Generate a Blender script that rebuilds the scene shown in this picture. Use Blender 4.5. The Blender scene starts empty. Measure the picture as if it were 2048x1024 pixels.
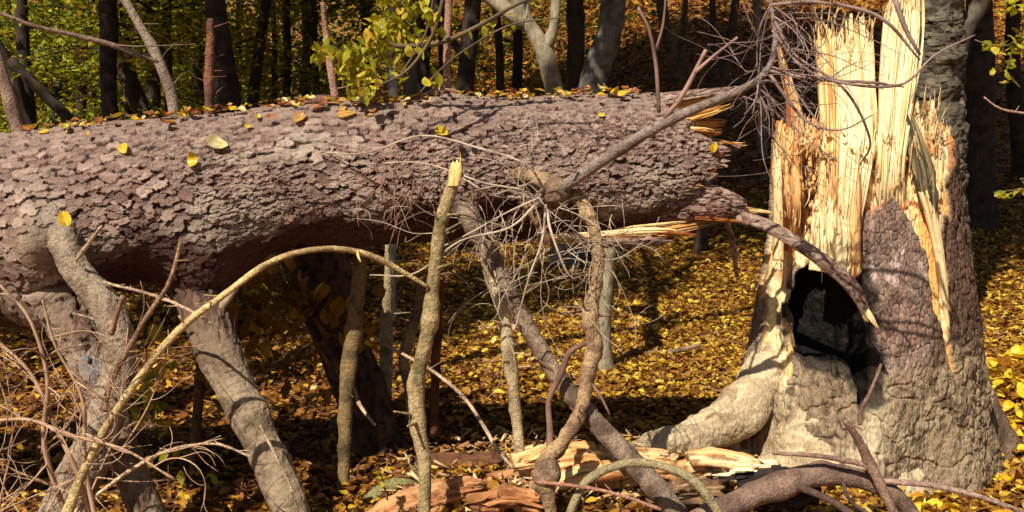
import bpy, math, random
import numpy as np
from math import radians, sin, cos, tan, pi
sc = bpy.context.scene
COL = sc.collection
# ---------------------------------------------------------------- camera, sky, sun, exposure
PITCH = radians(8.0); CAMH = 1.35; FPX = 2196.0
cam = bpy.data.cameras.new('camera'); camo = bpy.data.objects.new('camera', cam); COL.objects.link(camo)
camo.location = (0, 0, CAMH); camo.rotation_euler = (pi/2-PITCH, 0, 0)
cam.sensor_width = 36; cam.lens = 36*FPX/2048; cam.clip_end = 500; cam.clip_start = 0.05
sc.camera = camo
SUN_AZ, SUN_EL = radians(33), radians(49)      # light travels towards +X (right) and +Y (away)
world = bpy.data.worlds.new("World"); sc.world = world; world.use_nodes = True
wn = world.node_tree; bg = wn.nodes['Background']
sky = wn.nodes.new('ShaderNodeTexSky'); sky.sky_type = 'NISHITA'; sky.sun_disc = False
sky.sun_elevation = SUN_EL; sky.sun_rotation = pi+SUN_AZ
wn.links.new(sky.outputs[0], bg.inputs[0]); bg.inputs[1].default_value = 0.05
sl = bpy.data.lights.new('sun', 'SUN'); sl.energy = 5.0; sl.angle = radians(0.5); sl.color = (1.0, 0.93, 0.80)
so = bpy.data.objects.new('sun', sl); COL.objects.link(so)
from mathutils import Vector
sd = Vector((sin(SUN_AZ)*cos(SUN_EL), cos(SUN_AZ)*cos(SUN_EL), -sin(SUN_EL)))
so.rotation_euler = sd.to_track_quat('-Z', 'Y').to_euler(); so.location = (-3, -4, 8)
SD = np.array(sd)
sc.view_settings.view_transform = 'Standard'; sc.view_settings.look = 'None'
sc.view_settings.exposure = 0.42; sc.view_settings.gamma = 1
sc.cycles.max_bounces = 5; sc.cycles.transparent_max_bounces = 4

# ---------------------------------------------------------------- maths helpers
CP, SP = cos(PITCH), sin(PITCH)
def P(px, py, Y):
    a = (px-1024)/FPX; b = -(py-512)/FPX
    dy = CP+SP*b; t = Y/dy
    return np.array([a*t, Y, CAMH+t*(-SP+CP*b)])
def proj(V):
    X, Y, Z = V[:, 0], V[:, 1], V[:, 2]-CAMH
    d = Y*CP-Z*SP; u = Y*SP+Z*CP
    return 1024+FPX*X/d, 512-FPX*u/d
def pxs(Y): return Y/FPX*1.0
def hsh(ix, iy, iz, seed):
    h = (ix.astype(np.int64)*374761393+iy.astype(np.int64)*668265263+iz.astype(np.int64)*2147483647+seed*974634777) & 0xffffffff
    h = ((h ^ (h >> 13))*1274126177) & 0xffffffff
    h = ((h ^ (h >> 16))*2246822519) & 0xffffffff
    return ((h ^ (h >> 15)) & 0xffffff)/float(0xffffff)
def vnoise(p, seed=0):
    p = np.asarray(p, float); i = np.floor(p); f = p-i; f = f*f*(3-2*f); i = i.astype(np.int64)
    r = 0
    for dx in (0, 1):
        for dy in (0, 1):
            for dz in (0, 1):
                w = (f[:, 0] if dx else 1-f[:, 0])*(f[:, 1] if dy else 1-f[:, 1])*(f[:, 2] if dz else 1-f[:, 2])
                r = r+w*hsh(i[:, 0]+dx, i[:, 1]+dy, i[:, 2]+dz, seed)
    return r*2-1
def fbm(p, o=4, seed=0):
    r = 0; a = 1; s = 0; p = np.asarray(p, float)
    for k in range(o):
        r = r+a*vnoise(p*2**k, seed+k*7); s += a; a *= .5
    return r/s
def voro(s, t, seed=0, jit=0.85):
    i = np.floor(s).astype(np.int64); j = np.floor(t).astype(np.int64); z = np.zeros_like(i)
    f1 = np.full(s.shape, 9.); f2 = np.full(s.shape, 9.); idv = np.zeros(s.shape); cx = np.zeros(s.shape); cy = np.zeros(s.shape)
    for dx in (-1, 0, 1):
        for dy in (-1, 0, 1):
            a, b = i+dx, j+dy
            qx = a+.5+jit*(hsh(a, b, z, seed)-.5); qy = b+.5+jit*(hsh(a, b, z, seed+1)-.5)
            d = np.hypot(qx-s, qy-t); n = d < f1
            f2 = np.where(n, f1, np.minimum(f2, d))
            idv = np.where(n, hsh(a, b, z, seed+2), idv); cx = np.where(n, s-qx, cx); cy = np.where(n, t-qy, cy)
            f1 = np.where(n, d, f1)
    return f1, f2, idv, cx, cy
def flakes(s, t, seed, lo=.55, hi=.95, tilt=(.0, .55)):
    '''overlapping scales: height in 0..1, id, distance from the scale's rim'''
    i = np.floor(s).astype(np.int64); j = np.floor(t).astype(np.int64); z = np.zeros_like(i)
    H = np.full(s.shape, -1.); ID = np.zeros(s.shape); E = np.zeros(s.shape)
    wob = .16*vnoise(np.stack([s*2.3, t*2.3, 0*s], 1), seed+9)+.10*vnoise(np.stack([s*5.5, t*5.5, 0*s], 1), seed+10)
    for dx in (-1, 0, 1):
        for dy in (-1, 0, 1):
            a, b = i+dx, j+dy
            r1 = hsh(a, b, z, seed); r2 = hsh(a, b, z, seed+1); r3 = hsh(a, b, z, seed+2); r4 = hsh(a, b, z, seed+3); r5 = hsh(a, b, z, seed+4)
            x = s-(a+.5+.7*(r1-.5)); y = t-(b+.5+.7*(r2-.5)); an = (r5-.5)*1.6; c_, s_ = np.cos(an), np.sin(an)
            R = lo+(hi-lo)*r4
            u = (x*c_+y*s_)/R; v = (-x*s_+y*c_)/(R*(.62+.3*r2)); d = (np.abs(u)**2.6+np.abs(v)**2.6)**(1/2.6)+wob*(1+r3)
            h = .05+.62*r3+tilt[0]*x+tilt[1]*y*.55+.10*(r5-.5)*x
            ok = (d < 1) & (h > H)
            H = np.where(ok, h, H); ID = np.where(ok, r5*.5+r1*.5, ID); E = np.where(ok, 1-d, E)
    return np.where(H < -.5, -.22, H), ID, E
def sst(a, b, x):
    t = np.clip((x-a)/(b-a), 0, 1); return t*t*(3-2*t)
def interp(x, tab, k):
    tab = np.array(tab, float); return np.interp(x, tab[:, 0], tab[:, k])
def sdpoly(px, py, poly):
    """signed distance in px, positive inside"""
    poly = np.array(poly, float); n = len(poly); d = np.full(px.shape, 1e9); ins = np.zeros(px.shape, bool)
    for k in range(n):
        a = poly[k]; b = poly[(k+1) % n]; e = b-a
        t = np.clip(((px-a[0])*e[0]+(py-a[1])*e[1])/(e@e), 0, 1)
        d = np.minimum(d, np.hypot(px-a[0]-t*e[0], py-a[1]-t*e[1]))
        c = ((a[1] > py) != (b[1] > py)) & (px < (b[0]-a[0])*(py-a[1])/(b[1]-a[1]+1e-9)+a[0])
        ins ^= c
    return np.where(ins, d, -d)
def mixc(a, b, w):
    w = np.clip(w, 0, 1)[:, None]; return np.asarray(a)*(1-w)+np.asarray(b)*w
def srgb(r, g, b):
    return tuple(((c/255+.055)/1.055)**2.4 if c/255 > .04045 else c/255/12.92 for c in (r, g, b))

def gh(x, y):
    x = np.asarray(x, float); y = np.asarray(y, float)
    yy = np.maximum(y-5, 0)
    right = np.where(yy < 20, .05*yy+.0085*yy**2, .05*20+.0085*400+.39*(yy-20))
    left = -.02*yy+np.where(yy > 14, .32*(yy-14), 0)
    w = sst(-4.5, 2.5, x-.10*yy)
    z = left*(1-w)+right*w
    q = np.stack([x*.55, y*.55, 0*x], -1).reshape(-1, 3)
    z = z+(.05*vnoise(q, 5)+.018*vnoise(q*4, 6)).reshape(x.shape)
    z = z+.10*sst(1.7, 2.6, x)*sst(6, 4.2, y)+.30*np.exp(-((x-2.35)/.50)**2-((y-4.35)/.55)**2)+.13*np.exp(-((x-.3)/.95)**4-((y-3.35)/.45)**2)
    return z

def ghit(px, py):
    for Y in np.arange(2.6, 6, .06):
        p = P(px, py, Y)
        if p[2] < gh(p[0], p[1]): return Y
    return 12.
# ---------------------------------------------------------------- mesh / object helpers
def mesh_obj(name, V, Fs, mat, parent=None, col=None, smooth=True, origin=None):
    V = np.asarray(V, float)
    if parent is not None: o0 = np.array(parent['_o'])
    elif origin is not None: o0 = np.array(origin, float)
    else: o0 = np.zeros(3)
    me = bpy.data.meshes.new(name)
    if not isinstance(Fs, list): Fs = [Fs]
    Fs = [np.asarray(f, np.int64) for f in Fs if len(f)]
    nl = sum(f.size for f in Fs); nf = sum(len(f) for f in Fs)
    me.vertices.add(len(V)); me.vertices.foreach_set('co', (V-o0).astype(np.float32).ravel())
    me.loops.add(nl); me.loops.foreach_set('vertex_index', np.concatenate([f.ravel() for f in Fs]).astype(np.int32))
    tot = np.concatenate([np.full(len(f), f.shape[1]) for f in Fs]); st = np.concatenate([[0], np.cumsum(tot)[:-1]])
    me.polygons.add(nf); me.polygons.foreach_set('loop_start', st.astype(np.int32))
    me.polygons.foreach_set('loop_total', tot.astype(np.int32))
    if smooth: me.polygons.foreach_set('use_smooth', np.ones(nf, bool))
    me.update(calc_edges=True); me.validate()
    if col is not None:
        c = np.ones((len(V), 4), np.float32); c[:, :3] = col
        at = me.attributes.new('Col', 'FLOAT_COLOR', 'POINT'); at.data.foreach_set('color', c.ravel())
    if mat: me.materials.append(mat)
    o = bpy.data.objects.new(name, me); COL.objects.link(o)
    if parent is not None:
        o.parent = parent
        o.location = (0, 0, 0)
    else: o.location = o0
    return o
def tag(o, label=None, cat=None, group=None, kind=None):
    if label: o['label'] = label
    if cat: o['category'] = cat
    if group: o['group'] = group
    if kind: o['kind'] = kind
    return o
def thing(name, label, cat, loc, group=None):
    o = bpy.data.objects.new(name, None); COL.objects.link(o); o.location = tuple(map(float, loc)); o.empty_display_size = .05
    o['_o'] = [float(v) for v in loc]
    return tag(o, label, cat, group)

class Acc:
    def __init__(s): s.V = []; s.Q = []; s.T = []; s.C = []; s.n = 0
    def add(s, V, F, C=None):
        s.V.append(V)
        F = np.asarray(F)
        (s.Q if F.shape[1] == 4 else s.T).append(F+s.n); s.n += len(V)
        if C is not None: s.C.append(np.broadcast_to(C, (len(V), 3)))
    def build(s, name, mat, parent=None, smooth=True, origin=None):
        F = []
        if s.Q: F.append(np.concatenate(s.Q))
        if s.T: F.append(np.concatenate(s.T))
        return mesh_obj(name, np.concatenate(s.V), F, mat, parent, np.concatenate(s.C) if s.C else None, smooth, origin)

def crom(pts, n):
    pts = np.array(pts, float); m = len(pts)
    if m == 2:
        t = np.linspace(0, 1, n)[:, None]; return pts[0]*(1-t)+pts[1]*t
    q = np.vstack([2*pts[0]-pts[1], pts, 2*pts[-1]-pts[-2]])
    u = np.linspace(0, m-1-1e-6, n); i = u.astype(int); f = (u-i)[:, None]
    a, b, c, d = q[i], q[i+1], q[i+2], q[i+3]
    return .5*((2*b)+(-a+c)*f+(2*a-5*b+4*c-d)*f**2+(-a+3*b-3*c+d)*f**3)
def gridfaces(nu, nv, wrap):
    i = np.arange(nu-1)[:, None]; j = np.arange(nv if wrap else nv-1)[None, :]; j2 = (j+1) % nv
    return np.stack([i*nv+j, (i+1)*nv+j, (i+1)*nv+j2, i*nv+j2], -1).reshape(-1, 4)
def frames(C):
    T = np.gradient(C, axis=0); T /= np.linalg.norm(T, axis=1)[:, None]+1e-9
    N = np.zeros_like(C); n = np.cross(T[0], [0.1, 1, .05]); n /= np.linalg.norm(n); N[0] = n
    for k in range(1, len(C)):
        n = n-T[k]*(n@T[k]); n /= np.linalg.norm(n)+1e-9; N[k] = n
    return T, N, np.cross(T, N)
def tube(ctrl, sides=8, step=.02, rough=.0, wob=0., seed=0, capr=True, knots=0, rscale=60, flake=None):
    """ctrl rows: x,y,z,r. returns V,F,s,theta"""
    ctrl = np.array(ctrl, float)
    L = np.linalg.norm(np.diff(ctrl[:, :3], axis=0), axis=1).sum(); n = max(4, int(L/step)+2)
    C = crom(ctrl, n); R = np.maximum(C[:, 3], .0006); C = C[:, :3].copy()
    if wob: 
        q = np.stack([np.linspace(0, L*6, n), np.zeros(n), np.zeros(n)], 1)
        for k in range(3): C[:, k] += wob*fbm(q+k*17.3, 3, seed+k)
    T, N, B = frames(C)
    th = np.linspace(0, 2*pi, sides, endpoint=False)
    dirs = N[:, None, :]*np.cos(th)[None, :, None]+B[:, None, :]*np.sin(th)[None, :, None]
    RR = np.repeat(R[:, None], sides, 1)
    if rough:
        base = (C[:, None, :]+dirs*RR[..., None]).reshape(-1, 3)
        RR = RR+(rough*fbm(base*rscale, 3, seed+3)).reshape(n, sides)
    if knots:
        rg = np.random.default_rng(seed)
        s = np.linspace(0, L, n)
        for k in range(knots):
            s0 = rg.uniform(0, L); a0 = rg.uniform(0, 2*pi); w = R.mean()*rg.uniform(.5, 2.2)
            g = np.exp(-((s-s0)/w)**2)[:, None]*np.exp((np.cos(th-a0)-1)*1.2)[None, :]
            RR = RR*(1+(.30 if R.mean() < .03 else .13)*g)
    if .018 < R.mean() < .09 and step < .03:
        g3 = np.stack([(np.linspace(0, L, n)[:, None]+0*RR).ravel()*70, (th[None]+0*RR).ravel()*1.6, 0*RR.ravel()+seed], 1)
        RR = RR-(.0035*sst(.12, .0, np.abs(vnoise(g3, seed)))+.002*vnoise(g3*.4, seed+1)).reshape(n, sides)*np.clip(R/.05, .3, 1)[:, None]
    if flake is not None:
        ar = (th[None]*R.mean()+0*RR).ravel(); sa = (np.linspace(0, L, n)[:, None]+0*RR).ravel(); w3 = np.stack([sa*14, ar*14, 0*sa], 1)
        Hf, idf, _ = flakes((sa+.01*vnoise(w3, 2))/flake[0], (ar+.01*vnoise(w3, 4))/flake[1], seed)
        fade = np.interp(np.linspace(0, 1, n), [0, flake[3], flake[4], 1], [1, 1, flake[5], flake[5]])[:, None]
        RR = RR+fade*flake[2]*Hf.reshape(n, sides); tube.fl = (Hf, idf, (fade+0*RR).ravel())
    V = (C[:, None, :]+dirs*RR[..., None]).reshape(-1, 3)
    F = gridfaces(n, sides, True)
    V = np.vstack([V, C[0]-T[0]*R[0]*.3, C[-1]+T[-1]*R[-1]*.3])
    j = np.arange(sides); j2 = (j+1) % sides
    caps = np.vstack([np.stack([np.full(sides, n*sides), j, j2, j2], 1)[:, :3], np.stack([np.full(sides, n*sides+1), (n-1)*sides+j2, (n-1)*sides+j], 1)])
    s = np.append(np.repeat(np.linspace(0, 1, n), sides), [0, 1])
    tt = np.append(np.tile(th, n), [0, 0])
    return V, F, caps, s, tt
def px2ctrl(rows):
    """rows: px,py,Y,rpx"""
    return [list(P(a, b, Y))+[r*pxs(Y)] for a, b, Y, r in rows]

# ---------------------------------------------------------------- materials
def newmat(name):
    m = bpy.data.materials.new(name); m.use_nodes = True; return m, m.node_tree, m.node_tree.nodes['Principled BSDF']
def mat_attr(name, rough=.85, nscale=90, namt=.45, bscale=220, bstr=.5, bdist=.004, stretch=(1, 1, 1), spec=.25):
    m, nt, b = newmat(name); N = nt.nodes; L = nt.links
    at = N.new('ShaderNodeAttribute'); at.attribute_name = 'Col'
    tc = N.new('ShaderNodeTexCoord'); mp = N.new('ShaderNodeMapping'); mp.inputs['Scale'].default_value = stretch
    L.new(tc.outputs['Object'], mp.inputs[0])
    n1 = N.new('ShaderNodeTexNoise'); n1.inputs['Scale'].default_value = nscale; n1.inputs['Detail'].default_value = 5; n1.inputs['Roughness'].default_value = .65
    L.new(mp.outputs[0], n1.inputs[0])
    mr = N.new('ShaderNodeMapRange'); mr.inputs[1].default_value = .3; mr.inputs[2].default_value = .7
    mr.inputs[3].default_value = 1-namt; mr.inputs[4].default_value = 1+namt; L.new(n1.outputs[0], mr.inputs[0])
    mx = N.new('ShaderNodeVectorMath'); mx.operation = 'SCALE'; L.new(at.outputs['Color'], mx.inputs[0]); L.new(mr.outputs[0], mx.inputs['Scale'])
    L.new(mx.outputs[0], b.inputs['Base Color'])
    n2 = N.new('ShaderNodeTexNoise'); n2.inputs['Scale'].default_value = bscale; n2.inputs['Detail'].default_value = 4
    L.new(mp.outputs[0], n2.inputs[0])
    bp = N.new('ShaderNodeBump'); bp.inputs['Strength'].default_value = bstr; bp.inputs['Distance'].default_value = bdist
    L.new(n2.outputs[0], bp.inputs['Height']); L.new(bp.outputs[0], b.inputs['Normal'])
    b.inputs['Roughness'].default_value = rough; b.inputs['Specular IOR Level'].default_value = spec
    return m
def mat_leaf(name, ramp, trans=.35, rough=.5, vein=0):
    m, nt, b = newmat(name); N = nt.nodes; L = nt.links
    g = N.new('ShaderNodeNewGeometry'); r = N.new('ShaderNodeValToRGB'); r.color_ramp.interpolation = 'LINEAR'
    el = r.color_ramp.elements
    while len(el) < len(ramp): el.new(.5)
    for e, (p, c) in zip(el, ramp): e.position = p; e.color = (*c, 1)
    L.new(g.outputs['Random Per Island'], r.inputs[0])
    tc = N.new('ShaderNodeTexCoord'); n1 = N.new('ShaderNodeTexNoise'); n1.inputs['Scale'].default_value = 60; n1.inputs['Detail'].default_value = 3
    L.new(tc.outputs['Object'], n1.inputs[0])
    mr = N.new('ShaderNodeMapRange'); mr.inputs[1].default_value = .3; mr.inputs[2].default_value = .7; mr.inputs[3].default_value = .65; mr.inputs[4].default_value = 1.3
    L.new(n1.outputs[0], mr.inputs[0])
    mx = N.new('ShaderNodeVectorMath'); mx.operation = 'SCALE'; L.new(r.outputs[0], mx.inputs[0]); L.new(mr.outputs[0], mx.inputs['Scale'])
    L.new(mx.outputs[0], b.inputs['Base Color']); b.inputs['Roughness'].default_value = rough; b.inputs['Specular IOR Level'].default_value = .35
    if trans:
        t = N.new('ShaderNodeBsdfTranslucent'); L.new(mx.outputs[0], t.inputs[0]); s = N.new('ShaderNodeMixShader'); s.inputs[0].default_value = trans
        L.new(b.outputs[0], s.inputs[1]); L.new(t.outputs[0], s.inputs[2]); L.new(s.outputs[0], N['Material Output'].inputs[0])
    return m
M_BARK = mat_attr('flaky_bark', .9, 70, .3, 260, .6, .004)
M_LIMB = mat_attr('limb_bark', .85, 110, .5, 170, 1, .006, spec=.3)
M_TWIG = mat_attr('twig_bark', .8, 200, .3, 400, .3, .001, spec=.3)
M_WOOD = mat_attr('torn_wood', .7, 60, .22, 160, .8, .004, stretch=(6, 6, .7), spec=.3)
M_WOODH = mat_attr('torn_wood_along', .7, 60, .25, 160, .8, .004, stretch=(.7, 6, 6), spec=.3)
M_STUMP = mat_attr('stump_surface', .85, 60, .38, 70, 1, .010, stretch=(1.5, 1.5, .8))
M_CHAR = mat_attr('charcoal', .85, 90, .5, 100, 1, .008, spec=.12)
M_TRUNK = mat_attr('forest_trunk', .9, 30, .35, 60, .6, .01, stretch=(2, 2, .6))
YEL = srgb(235, 190, 20); OR = srgb(200, 120, 25); BR = srgb(125, 75, 30); DB = srgb(70, 42, 20); PALE = srgb(225, 190, 120)
M_LITTER = mat_leaf('leaf_litter', [(0, srgb(96, 60, 26)), (.25, srgb(136, 88, 34)), (.5, srgb(160, 112, 42)), (.74, srgb(184, 142, 48)), (.91, srgb(210, 174, 58)), (.98, srgb(230, 200, 76)), (1, PALE)], .2, .45)
M_LITTERFAR = mat_leaf('leaf_litter_far', [(0, DB), (.35, BR), (.65, srgb(165, 95, 26)), (.85, srgb(195, 130, 28)), (1, srgb(220, 165, 45))], .2, .6)
M_GREEN = mat_leaf('beech_leaves', [(0, srgb(130, 128, 22)), (.4, srgb(175, 170, 40)), (.75, srgb(215, 200, 70)), (1, srgb(220, 180, 60))], .5, .4)
M_UNDER = mat_leaf('understory_leaves', [(0, srgb(66, 78, 20)), (.4, srgb(124, 136, 32)), (.8, srgb(184, 178, 42)), (1, srgb(190, 150, 38))], .45, .6)
M_CANOPY = mat_leaf('canopy_leaves', [(0, srgb(60, 70, 14)), (.5, srgb(120, 115, 22)), (1, srgb(170, 130, 25))], .15, .6)
def mat_ground():
    m, nt, b = newmat('forest_floor'); N = nt.nodes; L = nt.links
    tc = N.new('ShaderNodeTexCoord')
    v = N.new('ShaderNodeTexVoronoi'); v.inputs['Scale'].default_value = 16; L.new(tc.outputs['Object'], v.inputs['Vector'])
    r = N.new('ShaderNodeValToRGB'); el = r.color_ramp.elements
    for e in (.3, .6): el.new(e)
    for e, (p, c) in zip(el, [(0, srgb(70, 44, 20)), (.35, srgb(105, 66, 26)), (.7, srgb(150, 95, 28)), (1, srgb(180, 128, 34))]): e.position = p; e.color = (*c, 1)
    sp = N.new('ShaderNodeSeparateColor'); L.new(v.outputs['Color'], sp.inputs[0]); L.new(sp.outputs[0], r.inputs[0])
    L.new(r.outputs[0], b.inputs['Base Color'])
    bp = N.new('ShaderNodeBump'); bp.inputs['Distance'].default_value = .03; L.new(v.outputs['Distance'], bp.inputs['Height']); L.new(bp.outputs[0], b.inputs['Normal'])
    b.inputs['Roughness'].default_value = .9
    return m
# ---------------------------------------------------------------- ground
xs = np.concatenate([np.linspace(-60, -8, 40), np.linspace(-7.8, 14, 220), np.linspace(14.5, 70, 40)])
ys = np.concatenate([np.linspace(-12, 1.9, 20), np.linspace(2, 14, 200), np.linspace(14.2, 40, 120), np.linspace(41, 90, 30)])
GX, GY = np.meshgrid(xs, ys, indexing='ij'); GZ = gh(GX, GY)
g = mesh_obj('ground', np.stack([GX, GY, GZ], -1).reshape(-1, 3), gridfaces(len(xs), len(ys), False), mat_ground())
tag(g, kind='structure')

# ---------------------------------------------------------------- leaves
st = [(0, 0), (.22, .62), (.5, 1), (.78, .62), (1, 0)]
LV = [(0, 0)]
LV = np.array([[-.5, 0], [-.25, 0], [0, 0], [.25, 0], [.5, 0], [-.27, .27], [0, .36], [.26, .24], [-.27, -.27], [0, -.36], [.26, -.24]])
LF = np.array([[0, 1, 5], [1, 2, 6], [1, 6, 5], [2, 3, 7], [2, 7, 6], [3, 4, 7], [0, 8, 1], [1, 9, 2], [1, 8, 9], [2, 10, 3], [2, 9, 10], [3, 10, 4]])
SV = np.array([[-.5, 0], [0, 0], [.5, 0], [0, .36], [0, -.36]]); SF = np.array([[0, 1, 3], [1, 2, 3], [0, 4, 1], [1, 4, 2]])
def leaves(C, size, rng, tilt=.5, curl=.5, simple=False, normal=None, droop=None):
    n = len(C); T, F = (SV, SF) if simple else (LV, LF); k = len(T)
    asp = rng.uniform(.6, 1.0, n)[:, None]
    x = T[:, 0][None]*np.ones((n, 1)); y = T[:, 1][None]*asp
    c1 = rng.normal(0, curl, n)[:, None]; c2 = (np.abs(rng.normal(.25, curl, n))*np.sign(rng.uniform(-.6, 1, n)))[:, None]
    z = c1*x**2*1.2+c2*np.abs(y)+rng.normal(0, .03+.05*curl, (n, k))
    L = np.stack([x, y, z], -1)*size[:, None, None]
    yaw = rng.uniform(0, 2*pi, n); a = rng.normal(0, tilt, n); b = rng.normal(0, tilt, n)
    if droop is not None: a = droop+a*.6
    def rot(L, ax, ang):
        c, s = np.cos(ang)[:, None], np.sin(ang)[:, None]; i, j = [(1, 2), (2, 0), (0, 1)][ax]; M = L.copy()
        M[..., i] = L[..., i]*c-L[..., j]*s; M[..., j] = L[..., i]*s+L[..., j]*c; return M
    L = rot(L, 0, b); L = rot(L, 1, a); L = rot(L, 2, yaw)
    V = (L+C[:, None, :]).reshape(-1, 3)
    Fa = (F[None]+(np.arange(n)*k)[:, None, None]).reshape(-1, 3)
    return V, Fa
rng = np.random.default_rng(3)
def scatter(n, y0, y1, rng, pw=1.0, wid=.50, off=.4):
    u = rng.uniform(0, 1, n); Y = (y0**pw+u*(y1**pw-y0**pw))**(1/pw)
    X = rng.uniform(-1, 1, n)*(wid*Y+off); return X, Y
X, Y = scatter(115000, 2.6, 10.5, rng, 1.35)
dens = fbm(np.stack([X*1.3, Y*1.3, 0*X], 1), 3, 9)
keep = (dens > -.35) | (rng.uniform(0, 1, len(X)) < .6)
keep &= ~((X < -.3) & (rng.uniform(0, 1, len(X)) < .2))
X, Y = X[keep], Y[keep]
Z = gh(X, Y)+.004+rng.uniform(0, .022, len(X))
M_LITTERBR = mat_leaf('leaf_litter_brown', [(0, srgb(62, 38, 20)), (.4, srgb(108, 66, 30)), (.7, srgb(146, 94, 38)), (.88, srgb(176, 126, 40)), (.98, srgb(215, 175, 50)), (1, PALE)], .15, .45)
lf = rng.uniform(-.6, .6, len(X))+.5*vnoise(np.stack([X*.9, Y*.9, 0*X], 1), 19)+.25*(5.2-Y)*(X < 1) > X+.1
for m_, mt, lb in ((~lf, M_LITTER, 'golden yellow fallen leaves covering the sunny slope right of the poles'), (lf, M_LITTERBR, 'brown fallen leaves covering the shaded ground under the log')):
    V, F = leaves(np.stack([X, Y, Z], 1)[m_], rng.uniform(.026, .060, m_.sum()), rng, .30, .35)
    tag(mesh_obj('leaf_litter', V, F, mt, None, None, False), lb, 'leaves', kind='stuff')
pn = 900; X2 = rng.normal(2.2, .33, pn); Y2 = rng.normal(4.25, .42, pn); k2 = (np.hypot(X2-1.31, Y2-3.92) > .44) & (X2 > 1.6); X2, Y2 = X2[k2], Y2[k2]
X3 = np.concatenate([X2, rng.normal(1.36, .09, 26)]); Y3 = np.concatenate([Y2, rng.normal(3.28, .05, 26)])
V, F = leaves(np.stack([X3, Y3, gh(X3, Y3)+rng.uniform(.01, .06, len(X3))], 1), rng.uniform(.05, .085, len(X3)), rng, .45, .35)
tag(mesh_obj('leaf_pile', V, F, mat_leaf('pile_leaves', [(0, srgb(150, 96, 36)), (.2, srgb(200, 140, 40)), (.6, srgb(232, 194, 40)), (1, srgb(240, 214, 70))], .3, .4), None, None, False), 'heap of large bright yellow leaves against the right foot of the stump', 'leaves', kind='stuff')
a_ = np.random.default_rng(5)
X, Y = scatter(120000, 10, 42, rng, 1.1, .62, 2.5)
kk = X > -2.2; X, Y = X[kk], Y[kk]
Z = gh(X, Y)+.01+rng.uniform(0, .03, len(X))
V, F = leaves(np.stack([X, Y, Z], 1), rng.uniform(.06, .10, len(X))*np.clip(Y/14, 1, 1.8), rng, .35, .4, True)
tag(mesh_obj('hillside_litter', V, F, M_LITTERFAR, None, None, False), 'orange leaf litter on the hillside behind the stump', 'leaves', kind='stuff')

# ================================================================ the fallen trunk
LOGX = [(-420, 470, 180), (-200, 458, 175), (0, 440, 168), (200, 418, 164), (400, 394, 158), (600, 357, 143), (800, 347, 141), (1000, 342, 141),
        (1200, 334, 141), (1300, 328, 139), (1440, 326, 136), (1520, 326, 134)]
def logY(px): return np.interp(px, [-420, 1500], [3.36, 3.78])
def log_axis(px):
    c = interp(px, LOGX, 1); r = interp(px, LOGX, 2); Y = logY(px)
    a = (px-1024)/FPX; b = -(c-512)/FPX; t = Y/(CP+SP*b)
    return np.stack([a*t, Y+0*px, CAMH+t*(-SP+CP*b)], -1), r*t/FPX*CP
LOGO = P(300, 560, 3.5); LOGO[2] = 0
LOG = thing('fallen_trunk', 'huge fallen spruce trunk with flaky reddish grey bark snapped off beside the stump', 'fallen tree', LOGO)
ENDT = [(-180, 1330), (-120, 1330), (-90, 1300), (-70, 1308), (-55, 1330), (-40, 1350), (-28, 1362), (-18, 1428), (-8, 1418), (0, 1396), (12, 1376), (18, 1345), (30, 1335), (45, 1345), (60, 1380), (80, 1390), (120, 1360), (180, 1330)]
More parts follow.
